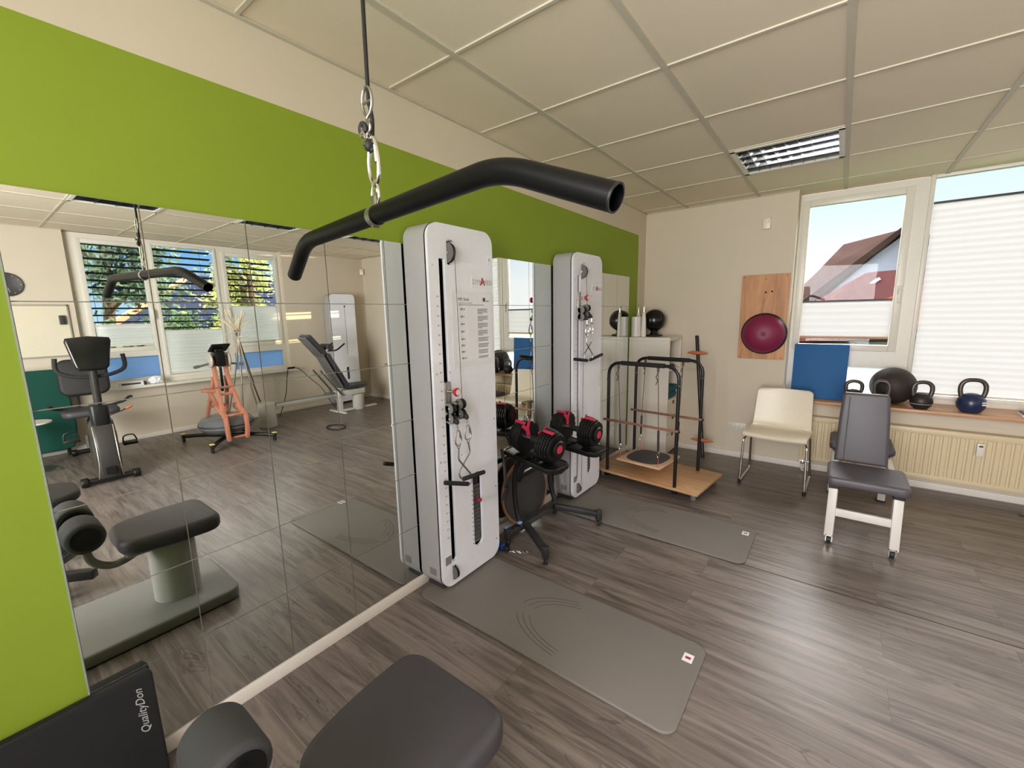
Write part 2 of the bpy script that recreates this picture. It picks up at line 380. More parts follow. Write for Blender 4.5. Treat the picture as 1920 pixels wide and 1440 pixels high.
# side wall: white band over green field, white strip by the corner
GT = 2.245
wl = struct(MB().box(-.2, 0, Y0, 4.45, -.1, GT).build('wall_left', LIME, smooth=False))
wl2 = MB().box(-.2, 0, Y0, 4.45, GT, H+.2).box(-.2, 0, 4.45, YB+.4, -.1, H+.2).build('plaster_band', CREAM, wl, smooth=False)
bw = MB()
bw.box(0, 1.352, YB, YB+.3, -.1, H+.2).box(4.5, W+.3, YB, YB+.3, -.1, H+.2)
bw.box(1.352, 4.5, YB, YB+.3, -.1, .655).box(1.352, 4.5, YB, YB+.3, H+.03, H+.2)
struct(bw.build('wall_back', CREAM, smooth=False))
rw = MB().box(W, W+.3, Y0, .9, -.1, H+.2).box(W, W+.3, 3.24, YB, -.1, H+.2).box(W, W+.3, .9, 3.24, -.1, .67).box(W, W+.3, .9, 3.24, H+.03, H+.2)
struct(rw.build('wall_right', CREAM, smooth=False))
struct(MB().box(-.2, .5, Y0-.2, Y0, -.1, H+.2).box(4.7, W+.3, Y0-.2, Y0, -.1, H+.2).box(.5, 4.7, Y0-.2, Y0, -.1, .5).box(.5, 4.7, Y0-.2, Y0, 2.35, H+.2).build('wall_rear', CREAM, smooth=False))  # unseen opening added to let the rear fill in
# suspended ceiling: lay-in tiles, with open cells where the lights sit
GX = [0, .4224]+[.4224+.6235*k for k in range(1, 8)]+[W+.26]
GY = [Y0]+[1.3625+.625*k for k in range(-4, 6)]+[YB+.26]
def cell(x, y):
    i = max(k for k in range(len(GX)-1) if GX[k] <= x+1e-6); j = max(k for k in range(len(GY)-1) if GY[k] <= y+1e-6); return i, j
LIGHTS = [(1.4, 3.5), (3.2, .9), (3.2, 2.3), (3.2, 3.5)]
LC = [cell(*p) for p in LIGHTS]
ct = MB()
for i in range(len(GX)-1):
    for j in range(len(GY)-1):
        if (i, j) in LC: continue
        ct.box(GX[i]+.004, GX[i+1]-.004, GY[j]+.004, GY[j+1]-.004, H+.007, H+.02)
ct.box(0, W+.3, Y0, YB+.3, H+.2, H+.25)
cl = struct(ct.build('ceiling', TILE, smooth=False))
cg = MB()
for x in GX[1:-1]: cg.box(x-.013, x+.013, Y0, YB+.26, H, H+.008)
for y in GY[1:-1]: cg.box(0, W+.26, y-.007, y+.007, H+.001, H+.009)
cg.box(0, .02, Y0, YB, H-.001, H+.006).box(0, 1.35, YB-.02, YB, H-.001, H+.006).box(W-.02, W, Y0, .9, H-.001, H+.006).box(W-.02, W, 3.24, YB, H-.001, H+.006)
cg.build('ceiling_grid', GRID, cl, smooth=False)
# skirting
struct(MB().box(0, .014, .03, 4.45, 0, .058, .003, 2).box(0, .014, Y0, .03, 0, .058).build('baseboard_left', BASEB))
struct(MB().box(0, W, YB-.014, YB, 0, .058, .003, 2).build('baseboard_back', BASEB))
struct(MB().box(W-.014, W, Y0, YB, 0, .058, .003, 2).build('baseboard_right', BASEB))

struct(MB().box(0, W-.02, 2.613, 2.617, -.001, .0006).build('trim_4', mat('floor_joint', (34, 28, 26), .9, spec=.1), smooth=False))
# ------------------------------------------------------------------ windows
def win(name, ax, d, u0, u1, z0, z1, fw, pane, transom=None, lower=None, handle=None):
    """casement: frame ring, glass pane; ax 'y' (back wall) or 'x' (right wall); d = inner face, outwards positive"""
    def bx(mb, a0, a1, b0, b1, e0, e1, r=0):
        if ax == 'y': mb.box(a0, a1, d+e0, d+e1, b0, b1, r, 2)
        else: mb.box(d+e0, d+e1, a0, a1, b0, b1, r, 2)
    pu0, pu1, pz0, pz1 = pane
    f = MB()
    bx(f, u0, pu0-fw, z0, z1, .012, .075); bx(f, pu1+fw, u1, z0, z1, .012, .075)
    bx(f, pu0-fw, pu1+fw, pz1+fw, z1, .012, .075)
    if lower:
        l0, l1, lz0, lz1 = lower
        bx(f, pu0-fw, pu1+fw, lz1, pz0-fw, .012, .075); bx(f, u0, l0, z0, lz1, .013, .074); bx(f, l1, u1, z0, lz1, .013, .074); bx(f, l0, l1, z0, lz0, .012, .075)
    else: bx(f, pu0-fw, pu1+fw, z0, pz0-fw, .012, .075)
    wn = struct(f.build(name, PVC))
    s = MB()
    for a in ((pu0-fw, pu0, pz0-fw, pz1+fw), (pu1, pu1+fw, pz0-fw, pz1+fw), (pu0, pu1, pz1, pz1+fw), (pu0, pu1, pz0-fw, pz0)): bx(s, *a, 0, .06, .004)
    s.build('sash', PVC, wn)
    g = MB(); bx(g, pu0-.005, pu1+.005, pz0-.005, pz1+.005, .035, .038); g.build('glass_pane', GLASS, wn, smooth=False)
    if lower:
        g = MB(); bx(g, l0-.005, l1+.005, lz0-.005, lz1+.005, .04, .044); g.build('frosted_pane', FROST if ax == 'y' else FROST_SKY, wn, smooth=False)
    if handle:
        hu, hz = handle; h = MB(); bx(h, hu-.014, hu+.014, hz-.035, hz+.035, -.012, 0, .003); bx(h, hu-.010, hu+.010, hz-.105, hz+.01, -.045, -.03, .004); bx(h, hu-.008, hu+.008, hz-.012, hz+.012, -.04, -.01); h.build('window_handle', PVC, wn)
    return wn
DB = 4.87      # inner face of the back window frames
win('window_1', 'y', DB, 1.352, 2.201, .655, H, .055, (1.427, 2.068, 1.139, 2.3725), lower=(1.464, 2.150, .697, .943), handle=(2.0985, 1.603))
win('window_2', 'y', DB, 2.201, 3.66, .655, H, .03, (2.2366, 3.62, .7355, 2.4625))
win('window_3', 'y', DB, 3.66, 4.5, .655, H, .055, (3.75, 4.40, 1.139, 2.3725), lower=(3.73, 4.42, .697, .943), handle=(3.72, 1.6))
DR = W+.06
win('window_4', 'x', DR, .9, 1.645, .67, H, .05, (1.045, 1.575, 1.15, 2.37), lower=(1.02, 1.60, .765, 1.03), handle=(1.6, 1.6))
win('window_5', 'x', DR, 1.645, 2.42, .67, H, .03, (1.70, 2.365, .765, 2.41))
win('window_6', 'x', DR, 2.42, 3.24, .67, H, .05, (2.51, 3.15, 1.13, 2.35), lower=(2.48, 3.17, .745, .985), handle=(2.47, 1.6))
struct(MB().box(1.34, 4.52, 4.50, DB+.02, .640, .668, .004, 2).build('trim_1', SILLM))
struct(MB().box(5.06, DR+.02, .85, 3.28, .655, .685, .005, 2).build('trim_2', PVC))
# recess side jamb of the back windows and blank panel over the radiator
struct(MB().box(1.35, 4.5, YB-.02, YB+.005, .56, .64).build('trim_3', CREAM, smooth=False))

def pleated(name, label, ax, d, u0, u1, z0, z1, n, pack=0, bottom=PVC, top=DKGREY):
    """zigzag pleats between z0 and z1 with head and foot rails; pack = share of pleats bunched at the foot"""
    t = bmesh.new(); zs = []
    pk = int(n*pack); zp = z0+.02
    zs = [zp+.0035*i for i in range(pk)]; rest = n-pk; z = zs[-1] if zs else zp
    zs += [z+(z1-.008-z)*(i+1)/rest for i in range(rest)]
    prev = None
    for i, z in enumerate(zs):
        e = .0016 if i % 2 else -.0010
        pr = [t.verts.new((u, d+e, z) if ax == 'y' else (d+e, u, z)) for u in (u0, u1)]
        if prev: t.faces.new((prev[0], prev[1], pr[1], pr[0]))
        prev = pr
    mb = MB(); mb._app(t)
    u = (u0+u1)/2; c = (u, d, z0) if ax == 'y' else (d, u, z0)
    o = thing(name, label, 'blind', c)
    mb.build('pleated_cloth', BLIND if ax == 'y' else BLINDB, o, smooth=False)
    for nm, za, zb, mm in (('bottom_rail', z0, z0+.018, bottom), ('top_rail', z1-.010, z1+.004, top)):
        r = MB()
        if ax == 'y': r.box(u0, u1, d-.009, d+.009, za, zb)
        else: r.box(d-.009, d+.009, u0, u1, za, zb)
        r.build(nm, mm, o)
    return o
pleated('pleated_blind', 'cream pleated blind half raised over the openable window beside the pine board', 'y', DB+.012, 1.431, 2.064, 1.194, 1.5325, 13, .25, mat('tan_rail', (176, 132, 88), .5))
pleated('pleated_blind', 'tall white pleated blind glowing over the big window above the kettlebells', 'y', DB+.012, 2.240, 3.615, .740, 2.276, 62, .02)
pleated('pleated_blind', 'lower white pleated blind on the unseen right window, gap above added for the sun streak', 'y', DB+.012, 3.755, 4.395, 1.15, 1.50, 18, .02)  # unseen blind split in two, with a slit added to shape the sun streak
pleated('pleated_blind', 'upper white pleated blind on the unseen right window, gap below added for the sun streak', 'y', DB+.012, 3.755, 4.395, 1.565, 2.37, 30, .02)
pleated('pleated_blind', 'short white pleated blind in the mirror-side view above the exercise bike', 'x', DR+.012, 1.05, 1.57, 1.17, 1.43, 16, .3, PVC, PVC)
pleated('pleated_blind', 'white pleated blind on the middle fixed window behind the wooden crank trainer', 'x', DR+.012, 1.705, 2.36, .775, 1.345, 26, .05, PVC, PVC)
pleated('pleated_blind', 'sunlit white pleated blind on the window beside the coat stand', 'x', DR+.012, 2.515, 3.145, 1.14, 1.66, 24, .1, PVC, PVC)
# external venetian slats
for u0, u1, lb in ((1.0, 1.64, 'blue-grey outside venetian blind on the window behind the exercise bike'), (1.68, 2.40, 'blue-grey outside venetian blind on the middle window'), (2.46, 3.2, 'blue-grey outside venetian blind on the window nearest the corner tower')):
    o = thing('venetian_blind', lb, 'blind', (W+.32, (u0+u1)/2, .75), group=None)
    k = 0; z = .78; sl = MB()
    while z < 2.44:
        M_ = Matrix.Translation((W+.32, 0, z)) @ Matrix.Rotation(math.radians(13), 4, 'Y')
        sl.box(-.036, .036, u0, u1, -.0012, .0012, M=M_); z += .085
    sl.build('slats', SLAT, o, smooth=False)
    cdm = MB()
    for uu in (u0+.12, u1-.12): cdm.cyl((W+.32, uu, .75), (W+.32, uu, 2.46), .0022, 6)
    cdm.build('ladder_cords', DKGREY, o)
# ------------------------------------------------------------------ louvre ceiling lights
for (i, j), lb in zip(LC, ('square louvre ceiling light above the white chair', 'louvre ceiling light seen in the mirror above the exercise bike', 'louvre ceiling light in the mirror between two others', 'louvre ceiling light reflected beside the nearer cable tower')):
    x0, x1, y0, y1 = GX[i]+.012, GX[i+1]-.012, GY[j]+.008, GY[j+1]-.008
    t = thing('ceiling_light', lb, 'light', ((x0+x1)/2, (y0+y1)/2, H), group=None)
    f = MB()
    for a in ((x0, x1, y0, y0+.028), (x0, x1, y1-.028, y1), (x0, x0+.03, y0, y1), (x1-.03, x1, y0, y1)): f.box(*a, H-.004, H+.01)
    f.build('frame', PVC, t, smooth=False)
    MB().box(x0+.02, x1-.02, y0+.02, y1-.02, H+.075, H+.08).box(x0+.018, x0+.022, y0, y1, H, H+.08).box(x1-.022, x1-.018, y0, y1, H, H+.08).box(x0, x1, y0+.018, y0+.022, H, H+.08).box(x0, x1, y1-.022, y1-.018, H, H+.08).build('housing', STEEL, t, smooth=False)
    lv = MB(); a0, a1, b0, b1 = x0+.03, x1-.03, y0+.028, y1-.028
    for k in range(1, 8):
        x = a0+(a1-a0)*k/8; lv.slab([(x-.0012, H), (x+.0012, H), (x+.006, H+.05), (x-.006, H+.05)], b0, b1, M=Matrix(((1, 0, 0, 0), (0, 0, 1, 0), (0, 1, 0, 0), (0, 0, 0, 1))))
    for k in range(1, 4):
        y = b0+(b1-b0)*k/4; lv.slab([(y-.0015, H), (y+.0015, H), (y+.013, H+.055), (y-.013, H+.055)], a0, a1, M=Matrix(((0, 0, 1, 0), (1, 0, 0, 0), (0, 1, 0, 0), (0, 0, 0, 1))))
    lv.build('louvre', mat('polished_aluminium', (120, 122, 126), .12, 1), t, smooth=False)
    tb = MB()
    for k in range(4):
        y = b0+(b1-b0)*(k+.5)/4; tb.cyl((a0+.01, y, H+.064), (a1-.01, y, H+.064), .007, 10)
    tb.build('fluorescent_tubes', mat('tube_glass', (200, 200, 196), .3), t)

# ------------------------------------------------------------------ mirror wall: 14 x 6 glued mirror tiles
MY0, MZ1, MS = .107, 1.815, .2935
mt = MB()
nz = 6
for c in range(14):
    for r in range(nz):
        y0 = MY0+c*MS; z1 = MZ1-r*.2925; z0 = z1-.2925
        e = .0015
        t = bmesh.new(); bmesh.ops.create_cube(t, size=1); bmesh.ops.scale(t, vec=(.004, MS-2*e, .2925-2*e), verts=t.verts)
        ax_ = Matrix.Rotation(random.uniform(-.0006, .0006), 4, 'Y') @ Matrix.Rotation(random.uniform(-.0006, .0006), 4, 'Z')
        mt._app(t, Matrix.Translation((.005, y0+MS/2, (z0+z1)/2)) @ ax_)
wm = thing('wall_mirror', 'mirror wall of square glued tiles under the green paint', 'mirror', (0, MY0+7*MS, .06))
mt.build('mirror_tiles', MIRROR, wm, smooth=False)
MB().box(.0002, .0026, MY0, MY0+14*MS, MZ1-6*.2925, MZ1).build('backing', mat('seam_grey', (205, 203, 190), .6), wm, smooth=False)
MB().box(.0002, .009, MY0-.004, MY0, .06, MZ1).build('edge_strip', mat('mirror_edge', (150, 160, 150), .3), wm, smooth=False)

# ================================================================== hardware shared by several things
def pear(c, h, wd, r, ax='y', n=10, clip=True):
    """pear-shaped carabiner loop hanging from c (top), plane along ax; returns (body, gate) builders"""
    pts = []
    for i in range(36):
        a = 2*PI*i/36; z = -h/2+h/2*math.cos(a); k = .55+.45*(-z/h)
        u = wd/2*math.sin(a)*(k*1.15)
        pts.append((c[0]+(u if ax == 'x' else 0), c[1]+(u if ax == 'y' else 0), c[2]+z))
    return MB().tube(pts, r, 8, closed=True)
def carabiner(name, label, top, h=.072, wd=.045, r=.0035, ax='y', m=CHROME, group=None):
    o = thing(name, label, 'carabiner', top, group=group)
    pear(top, h, wd, r, ax).build('hook_body', m, o)
    u = wd*.26
    a = Vector(top); q = Vector((u, 0, 0)) if ax == 'x' else Vector((0, u, 0))
    MB().cyl(a+q+Vector((0, 0, -.018)), a+q*1.25+Vector((0, 0, -h*.55)), r*1.25, 8).build('gate', STEEL, o)
    return o
# ------------------------------------------------------------------ hanging cable, hooks and pulldown bar
CX, CY = .905, .597
pc = thing('pulldown_cable', 'black coated cable hanging from the ceiling with chain link and stopper', 'cable', (CX, CY, H))
cab = smooth_path([(CX+.006, CY, H+.06), (CX+.004, CY, 2.2), (CX, CY, 1.93), (CX+.003, CY, 1.90), (CX+.008, CY, 1.868), (CX+.004, CY, 1.838)], 6)
MB().tube(cab, .0042, 10).build('cable', BLACK, pc)
MB().cyl((CX+.006, CY, H-.004), (CX+.006, CY, H+.006), .02, 20).build('ceiling_grommet', GRID, pc)
# S-hook made of round bar with oval upper eye and cross pin
ey = []
for i in range(30):
    a = 2*PI*i/30; ey.append((CX+.0165*math.sin(a), CY-.004, 1.9065+.027*math.cos(a)))
sh = MB().tube(ey, .0032, 8, closed=True)
sh.tube(smooth_path([(CX+.010, CY-.004, 1.884), (CX-.002, CY-.006, 1.872), (CX+.010, CY-.008, 1.860), (CX+.009, CY-.008, 1.848), (CX-.004, CY-.008, 1.843), (CX-.017, CY-.008, 1.850), (CX-.0195, CY-.008, 1.870)], 6), .0032, 8)
sh.cyl((CX-.020, CY-.004, 1.905), (CX+.019, CY-.004, 1.905), .0028, 8)
so = thing('chain_hook', 'steel S-shaped hook threaded on the hanging cable', 'hook', (CX, CY, 1.93)); sh.build('hook_body', STEEL, so)
st = MB().tube(smooth_path([(CX-.019, CY-.008, 1.845), (CX-.023, CY-.008, 1.857), (CX-.016, CY-.008, 1.866), (CX-.006, CY-.008, 1.860), (CX-.006, CY-.008, 1.848)], 5), .0055, 10)
st.build('cable_loop', RUBBER, pc)
MB().box(-.009, .009, -.007, .007, -.013, .013, .003, 2, M=Matrix.Translation((CX-.008, CY-.008, 1.838)) @ Matrix.Rotation(math.radians(-38), 4, 'Y')).cyl((CX-.008, CY-.020, 1.838), (CX-.008, CY-.002, 1.838), .005, 12).build('crimp_clamp', CHROME, pc)
MB().ball((CX-.001, CY-.006, 1.820), .010, (1, 1, 1.15), 16).cyl((CX-.006, CY-.012, 1.826), (CX+.004, CY, 1.812), .007, 12).build('rubber_stopper', RUBBER, pc)
MB().cyl((CX-.004, CY-.017, 1.822), (CX-.003, CY-.012, 1.821), .003, 10).build('rivet', CHROME, pc)
carabiner('carabiner', 'large chrome carabiner hanging under the cable stopper above the bar', (CX+.004, CY, 1.838), .094, .036, .0046, 'x')
carabiner('carabiner', 'small chrome snap hook joining the large carabiner to the bar bracket', (CX+.003, CY, 1.752), .048, .026, .003, 'x')
bar = thing('pulldown_bar', 'wide black lat pulldown bar with angled ends', 'exercise bar', (.907, .593, 1.68))
ux = Vector((1, -.118, 0)).normalized()
bc = Vector((.907, .593, 1.679)); BE = [Vector((.370, .673, 1.597)), Vector((.530, .634, 1.674)), bc, Vector((1.289, .551, 1.688)), Vector((1.480, .550, 1.611))]
path = round_path([BE[0], BE[1], BE[3], BE[4]], .055, 10)
mb = MB().tube(path, .0195, 32, cap=False)
mb.tube(list(path), .0170, 28, cap=False)
mb.build('bar', mat('satin_black_tube', (6, 6, 7), .42, spec=.16), bar)
for p_, q_ in ((path[0], path[1]), (path[-1], path[-2])):
    d = (Vector(q_)-Vector(p_)).normalized()
    MB().lathe([(.0170, 0), (.0198, 0), (.0198, .003), (.0170, .003)], p_, d, 32).build('end_rim', BLACK, bar)
    MB().cyl(Vector(p_)+d*.035, Vector(p_)+d*.04, .0170, 20).build('end_plug', BLACK, bar)
MB().lathe([(.0197, -.009), (.0214, -.009), (.0214, .009), (.0197, .009)], bc, ux, 28).box(bc.x-.008, bc.x+.008, bc.y-.0035, bc.y+.0035, 1.698, 1.722, .002, 2).cyl((bc.x, bc.y-.009, 1.659), (bc.x, bc.y+.006, 1.659), .004, 8).build('clamp_bracket', STEEL, bar)

# ------------------------------------------------------------------ cable towers
TW, TD, TH = .468, .172, 1.90
def tower(label, org, th, M, scale_side=True):
    """built in a local frame: y along the wall (0..TW), x out of the wall, z up; M places it"""
    o = thing('cable_tower', label, 'cable machine', org); 
    out = rr(TW, th-.015, .072, 10, TW/2, th/2+.0075)
    PM = face_x(0, 0, 0)
    body = MB()
    # side ring : outer shell between wall and front panel
    inner = rr(TW-.02, th-.035, .062, 10, TW/2, th/2+.0075)
    body.plate(out, [inner], TD-.024, face_x(0.004, 0, 0))
    body.plate(rr(TW-.012, th-.027, .066, 10, TW/2, th/2+.0075), [], .004, face_x(.004, 0, 0))
    body.xf(M).build('side_shell', CEM, o, ang=20)
    slot = [(.088, .165), (.096, .150), (.106, .150), (.114, .165), (.114, th-.19), (.100, th-.16), (.070, th-.16), (.070, th-.19), (.088, th-.25)]
    slot = [(.068, .165), (.076, .152), (.098, .152), (.106, .165), (.106, th-.165), (.068, th-.165)]
    ws = [(x, z) for x, z in rr(.074, .44, .036, 8, .286, .37)]
    top = rr(.034, .125, .010, 4, .132, th-.135)
    bot = rr(.034, .110, .010, 4, .088, .092)
    fp = MB().plate(rr(TW-.004, th-.019, .070, 10, TW/2, th/2+.0075), [slot, ws, rr(.030, .112, .008, 4, .137, th-.135)], .016, face_x(TD-.016, 0, 0))
    fp.xf(M).build('front_panel', WHITE, o, ang=20)
    MB().plate(rr(TW+.0, th-.015, .072, 10, TW/2, th/2+.0075), [rr(TW-.012, th-.027, .066, 10, TW/2, th/2+.0075)], .003, face_x(TD-.0225, 0, 0)).xf(M).build('edge_gasket', DKGREY, o)
    MB().box(TD-.075, TD-.070, .02, TW-.02, .1, th-.06).xf(M).build('inner_cavity', BLACK, o, smooth=False)
    g = MB().cyl((TD-.024, .076, .16), (TD-.024, .076, th-.17), .0055, 12)
    g.xf(M).build('guide_rod', STEEL, o)
    # plates of the weight stack with selector pin
    for k in range(15):
        z = .16+k*.0235
        MB().box(TD-.066, TD-.018, .252, .322, z, z+.0205, .002, 1).xf(M).build('weight_plate', mat('weight_plate_grey', (92, 90, 88), .5, .3), o)
    MB().box(TD-.064, TD-.02, .254, .320, .515, .60, .004, 2).xf(M).build('stack_head', BLACK, o)
    MB().lathe([(.0001, .024), (.010, .024), (.012, .018), (.010, .010), (.005, .008), (.005, -.02)], (TD-.004, .288, .425), (1, 0, 0), 16).xf(M).build('selector_pin', RED, o)
    # top and bottom pulleys : discs standing edge-on in the panel
    for cy, cz, r_ in ((.137, th-.135, .048), (.082, .090, .040)):
        w1 = MB().lathe([(.0001, -.009), (r_-.003, -.009), (r_, -.007), (r_-.006, -.002), (r_-.006, .002), (r_, .007), (r_-.003, .009), (.0001, .009)], (TD-.006, cy, cz), (0, 1, 0), 32)
        pu = w1.xf(M).build('pulley', BLACK, o)
        MB().lathe([(.0001, -.0125), (r_+.001, -.0125), (r_+.001, -.0095), (.0001, -.0095)], (TD-.006, cy, cz), (0, 1, 0), 32).xf(M).build('pulley_cheek', mat('pulley_cheek_grey', (98, 96, 94), .5), o)
        MB().cyl((TD+.004, cy-.016, cz), (TD+.004, cy+.012, cz), .006, 10).xf(M).build('axle', CHROME, o)
    MB().box(TD-.002, TD+.012, .127, .150, th-.083, th-.076).xf(M).build('pulley_bracket', STEEL, o)
    # printed scale beside the slot
    sc = MB(); z = .30
    while z < th-.3:
        sc.box(TD-.0002, TD+.0006, .060, .070, z-.0012, z+.0012); sc.box(TD-.0002, TD+.0006, .044, .053, z-.004, z+.004); z += .046
    sc.xf(M).build('height_scale', INKG, o, smooth=False)
    sc = MB()
    for k in range(13): sc.box(TD-.0002, TD+.0006, .238, .245, .175+k*.026, .181+k*.026)
    sc.xf(M).build('weight_scale', INK, o, smooth=False)
    MB().box(TD, TD+.0012, .022, .064, .150, .196).xf(M).build('type_plate', LABEL, o, smooth=False)
    MB().box(TD-.10, TD-.05, -.0012, 0, .085, .125).xf(M).build('side_plate', LABEL, o, smooth=False)
    for yy, zz in ((.022, 1.17), (.112, 1.17), (.445, .86), (.025, th-.2), (.445, .45), (.44, .12), (.17, .72), (.022, .72)):
        MB().lathe([(.0001, .0018), (.004, .0012), (.0048, 0)], (TD, yy, zz), (1, 0, 0), 12).xf(M).build('screw', CHROME, o)
    fo = MB().box(.02, TD-.03, .03, TW-.03, 0, .02, .005, 2); fo.xf(M).build('foot_plate', DKGREY, o)
    fo = MB()
    pl = [(.012, .040), (.024, .018), (.060, .006), (TD-.045, .006), (TD-.022, .030), (TD-.010, .060), (TD-.018, .058), (TD-.040, .018), (.060, .016), (.024, .030)]
    return o
def carriage(o, M, zc, reach=.06):
    """height carriage with pull knob and two swivelling double pulleys; zc = pulley block height"""
    c = MB().box(TD-.03, TD+.004, .070, .112, zc-.075, zc+.13, .003, 2).box(TD, TD+.035, .072, .130, zc+.010, zc+.024, .003, 2).box(TD, TD+.03, .072, .110, zc-.060, zc-.048, .003, 2)
    cr = c.xf(M).build('carriage', STEEL, o)
    k = MB().cyl((TD+.002, .088, zc+.085), (TD+.050, .088, zc+.085), .0075, 14); k.xf(M).build('plunger', CHROME, o)
    kb = MB().lathe([(.006, 0), (.011, .002), (.012, .010), (.0205, .016), (.022, .023), (.020, .028), (.0155, .030)], (TD+.046, .088, zc+.085), (1, 0, 0), 24)
    kn = kb.xf(M).build('pull_knob', RED, o)
    MB().lathe([(.0155, 0), (.0155, .0006), (.0001, .001)], (TD+.0758, .088, zc+.085), (1, 0, 0), 20).xf(M).build('knob_cap', PVC, o)
    for yy, dz in ((.078, 0), (.148, .012)):
        bl = MB()
        for zz in (0, -.052):
            for e in (-.013, .010): bl.cyl((TD+.030, yy+e, zc+dz+zz), (TD+.030, yy+e+.003, zc+dz+zz), .027, 28)
        for e in (-.013, .010): bl.box(TD+.004, TD+.026, yy+e, yy+e+.003, zc+dz-.066, zc+dz+.014)
        bl.xf(M).build('pulley_block', GSTEEL, o)
        for zz in (0, -.052):
            MB().lathe([(.0001, -.0095), (.025, -.0095), (.0255, -.008), (.021, 0), (.0255, .008), (.025, .0095), (.0001, .0095)], (TD+.037, yy, zc+dz+zz), (0, 1, 0), 28).xf(M).build('pulley', BLACK, o)
            MB().lathe([(.0001, .004), (.005, .003), (.007, 0)], (TD+.030, yy-.013, zc+dz+zz), (0, -1, 0), 14).xf(M).build('bolt', CHROME, o)
        MB().lathe([(.006, .016), (.012, .008), (.013, -.004), (.009, -.014), (.005, -.016)], (TD+.066, yy, zc+dz-.062), (.6, 0, -1), 16).xf(M).build('cable_stop', RUBBER, o)
        MB().cyl((TD+.072, yy, zc+dz-.074), (TD+.074, yy, zc+dz-.108), .0026, 8).cyl((TD+.072, yy, zc+dz-.084), (TD+.0725, yy, zc+dz-.094), .006, 10).xf(M).build('swivel_eye', CHROME, o)
def handle(label, top, pts, g0, g1, r=.0044, group=None):
    o = thing('pull_handle', label, 'handle', top, group=group)
    ring = [(top[0], top[1]+.008*math.sin(2*PI*i/20), top[2]-.008+.010*math.cos(2*PI*i/20)) for i in range(20)]
    MB().tube(round_path(pts, .012, 5), r, 10).tube(ring, .0026, 8, closed=True).build('bent_rod', STEEL, o)
    MB().cyl(g0, g1, .0115, 20, bev=.003).build('foam_grip', FOAM, o)
    return o
T1Y, T2Y = 1.388, 2.752
M1 = Matrix.Translation((0.011, T1Y, .012)); M2 = Matrix.Translation((0.011, T2Y, .012))
M1 = Matrix.Translation((0.0, T1Y, 0)) @ Matrix.Translation((.012, 0, .014)); M2 = Matrix.Translation((.012, T2Y, .014))
t1 = tower('nearer white cable tower on the mirror wall carrying the printed sheet', (.09, T1Y+TW/2, .0), TH-.014, M1)
carriage(t1, M1, .992)
t2 = tower('farther white cable tower on the mirror wall beyond the dumbbell stand', (.09, T2Y+TW/2, .0), TH-.014, M2)
carriage(t2, M2, 1.474)
for t, M_, zc in ((t1, M1, .992), (t2, M2, 1.474)):
    MB().tube([(TD+.024, .152, TH-.165), (TD+.030, .160, zc+.03)], .0016, 6).xf(M_).build('steel_rope', DKGREY, t)
    MB().tube([(TD+.020, .110, .11), (TD+.024, .125, zc-.07)] if t is t2 else [(TD-.01, .082, .13), (TD-.01, .082, .155)], .0016, 6).xf(M_).build('lower_rope', DKGREY, t)
X1 = .257
def hang(Ty, zc, dz, yy): return (TD+.074+.012, Ty+yy, zc+dz-.108+.014+.004)
a = hang(T1Y, .992, 0, .078); b = hang(T1Y, .992, .012, .148)
carabiner('carabiner', 'left chrome carabiner on the nearer cable tower', a, .082, .046, .0036)
carabiner('carabiner', 'right chrome carabiner on the nearer cable tower', b, .082, .046, .0036)
za, zb = a[2]-.078, b[2]-.078
handle('left pull handle with black foam grip on the nearer cable tower', (a[0], a[1], za), [(a[0], a[1], za-.014), (a[0], a[1]-.004, za-.075), (a[0]+.004, a[1]+.085, za-.185), (a[0]+.004, a[1]+.075, za-.226), (a[0], a[1]+.045, za-.224)], (a[0], a[1]+.058, za-.224), (a[0]-.01, a[1]-.096, za-.168))
handle('right pull handle with black foam grip on the nearer cable tower', (b[0], b[1], zb), [(b[0], b[1], zb-.014), (b[0], b[1]+.010, zb-.070), (b[0]-.006, b[1]-.070, zb-.158), (b[0]-.006, b[1]-.060, zb-.192), (b[0], b[1]-.035, zb-.196)], (b[0], b[1]-.048, zb-.198), (b[0]+.01, b[1]+.105, zb-.205))
a = hang(T2Y, 1.474, 0, .078); b = hang(T2Y, 1.474, .012, .148)
carabiner('carabiner', 'left chrome carabiner on the farther cable tower', a, .082, .050, .0036)
carabiner('carabiner', 'right chrome carabiner on the farther cable tower', b, .082, .050, .0036)
za, zb = a[2]-.078, b[2]-.078
handle('pull handle on the farther tower with grip pointing right', (a[0], a[1], za), [(a[0], a[1], za-.014), (a[0], a[1]-.004, za-.065), (a[0]+.004, a[1]+.085, za-.150), (a[0]+.004, a[1]+.080, za-.186), (a[0], a[1]+.078, za-.190)], (a[0], a[1]+.052, za-.190), (a[0], a[1]+.255, za-.165))
handle('pull handle on the farther tower with grip pointing left', (b[0], b[1], zb), [(b[0], b[1], zb-.014), (b[0], b[1]+.006, zb-.065), (b[0]-.012, b[1]-.085, zb-.150), (b[0]-.012, b[1]-.088, zb-.190), (b[0]-.01, b[1]-.086, zb-.196)], (b[0]-.012, b[1]-.040, zb-.204), (b[0]-.012, b[1]-.235, zb-.176))
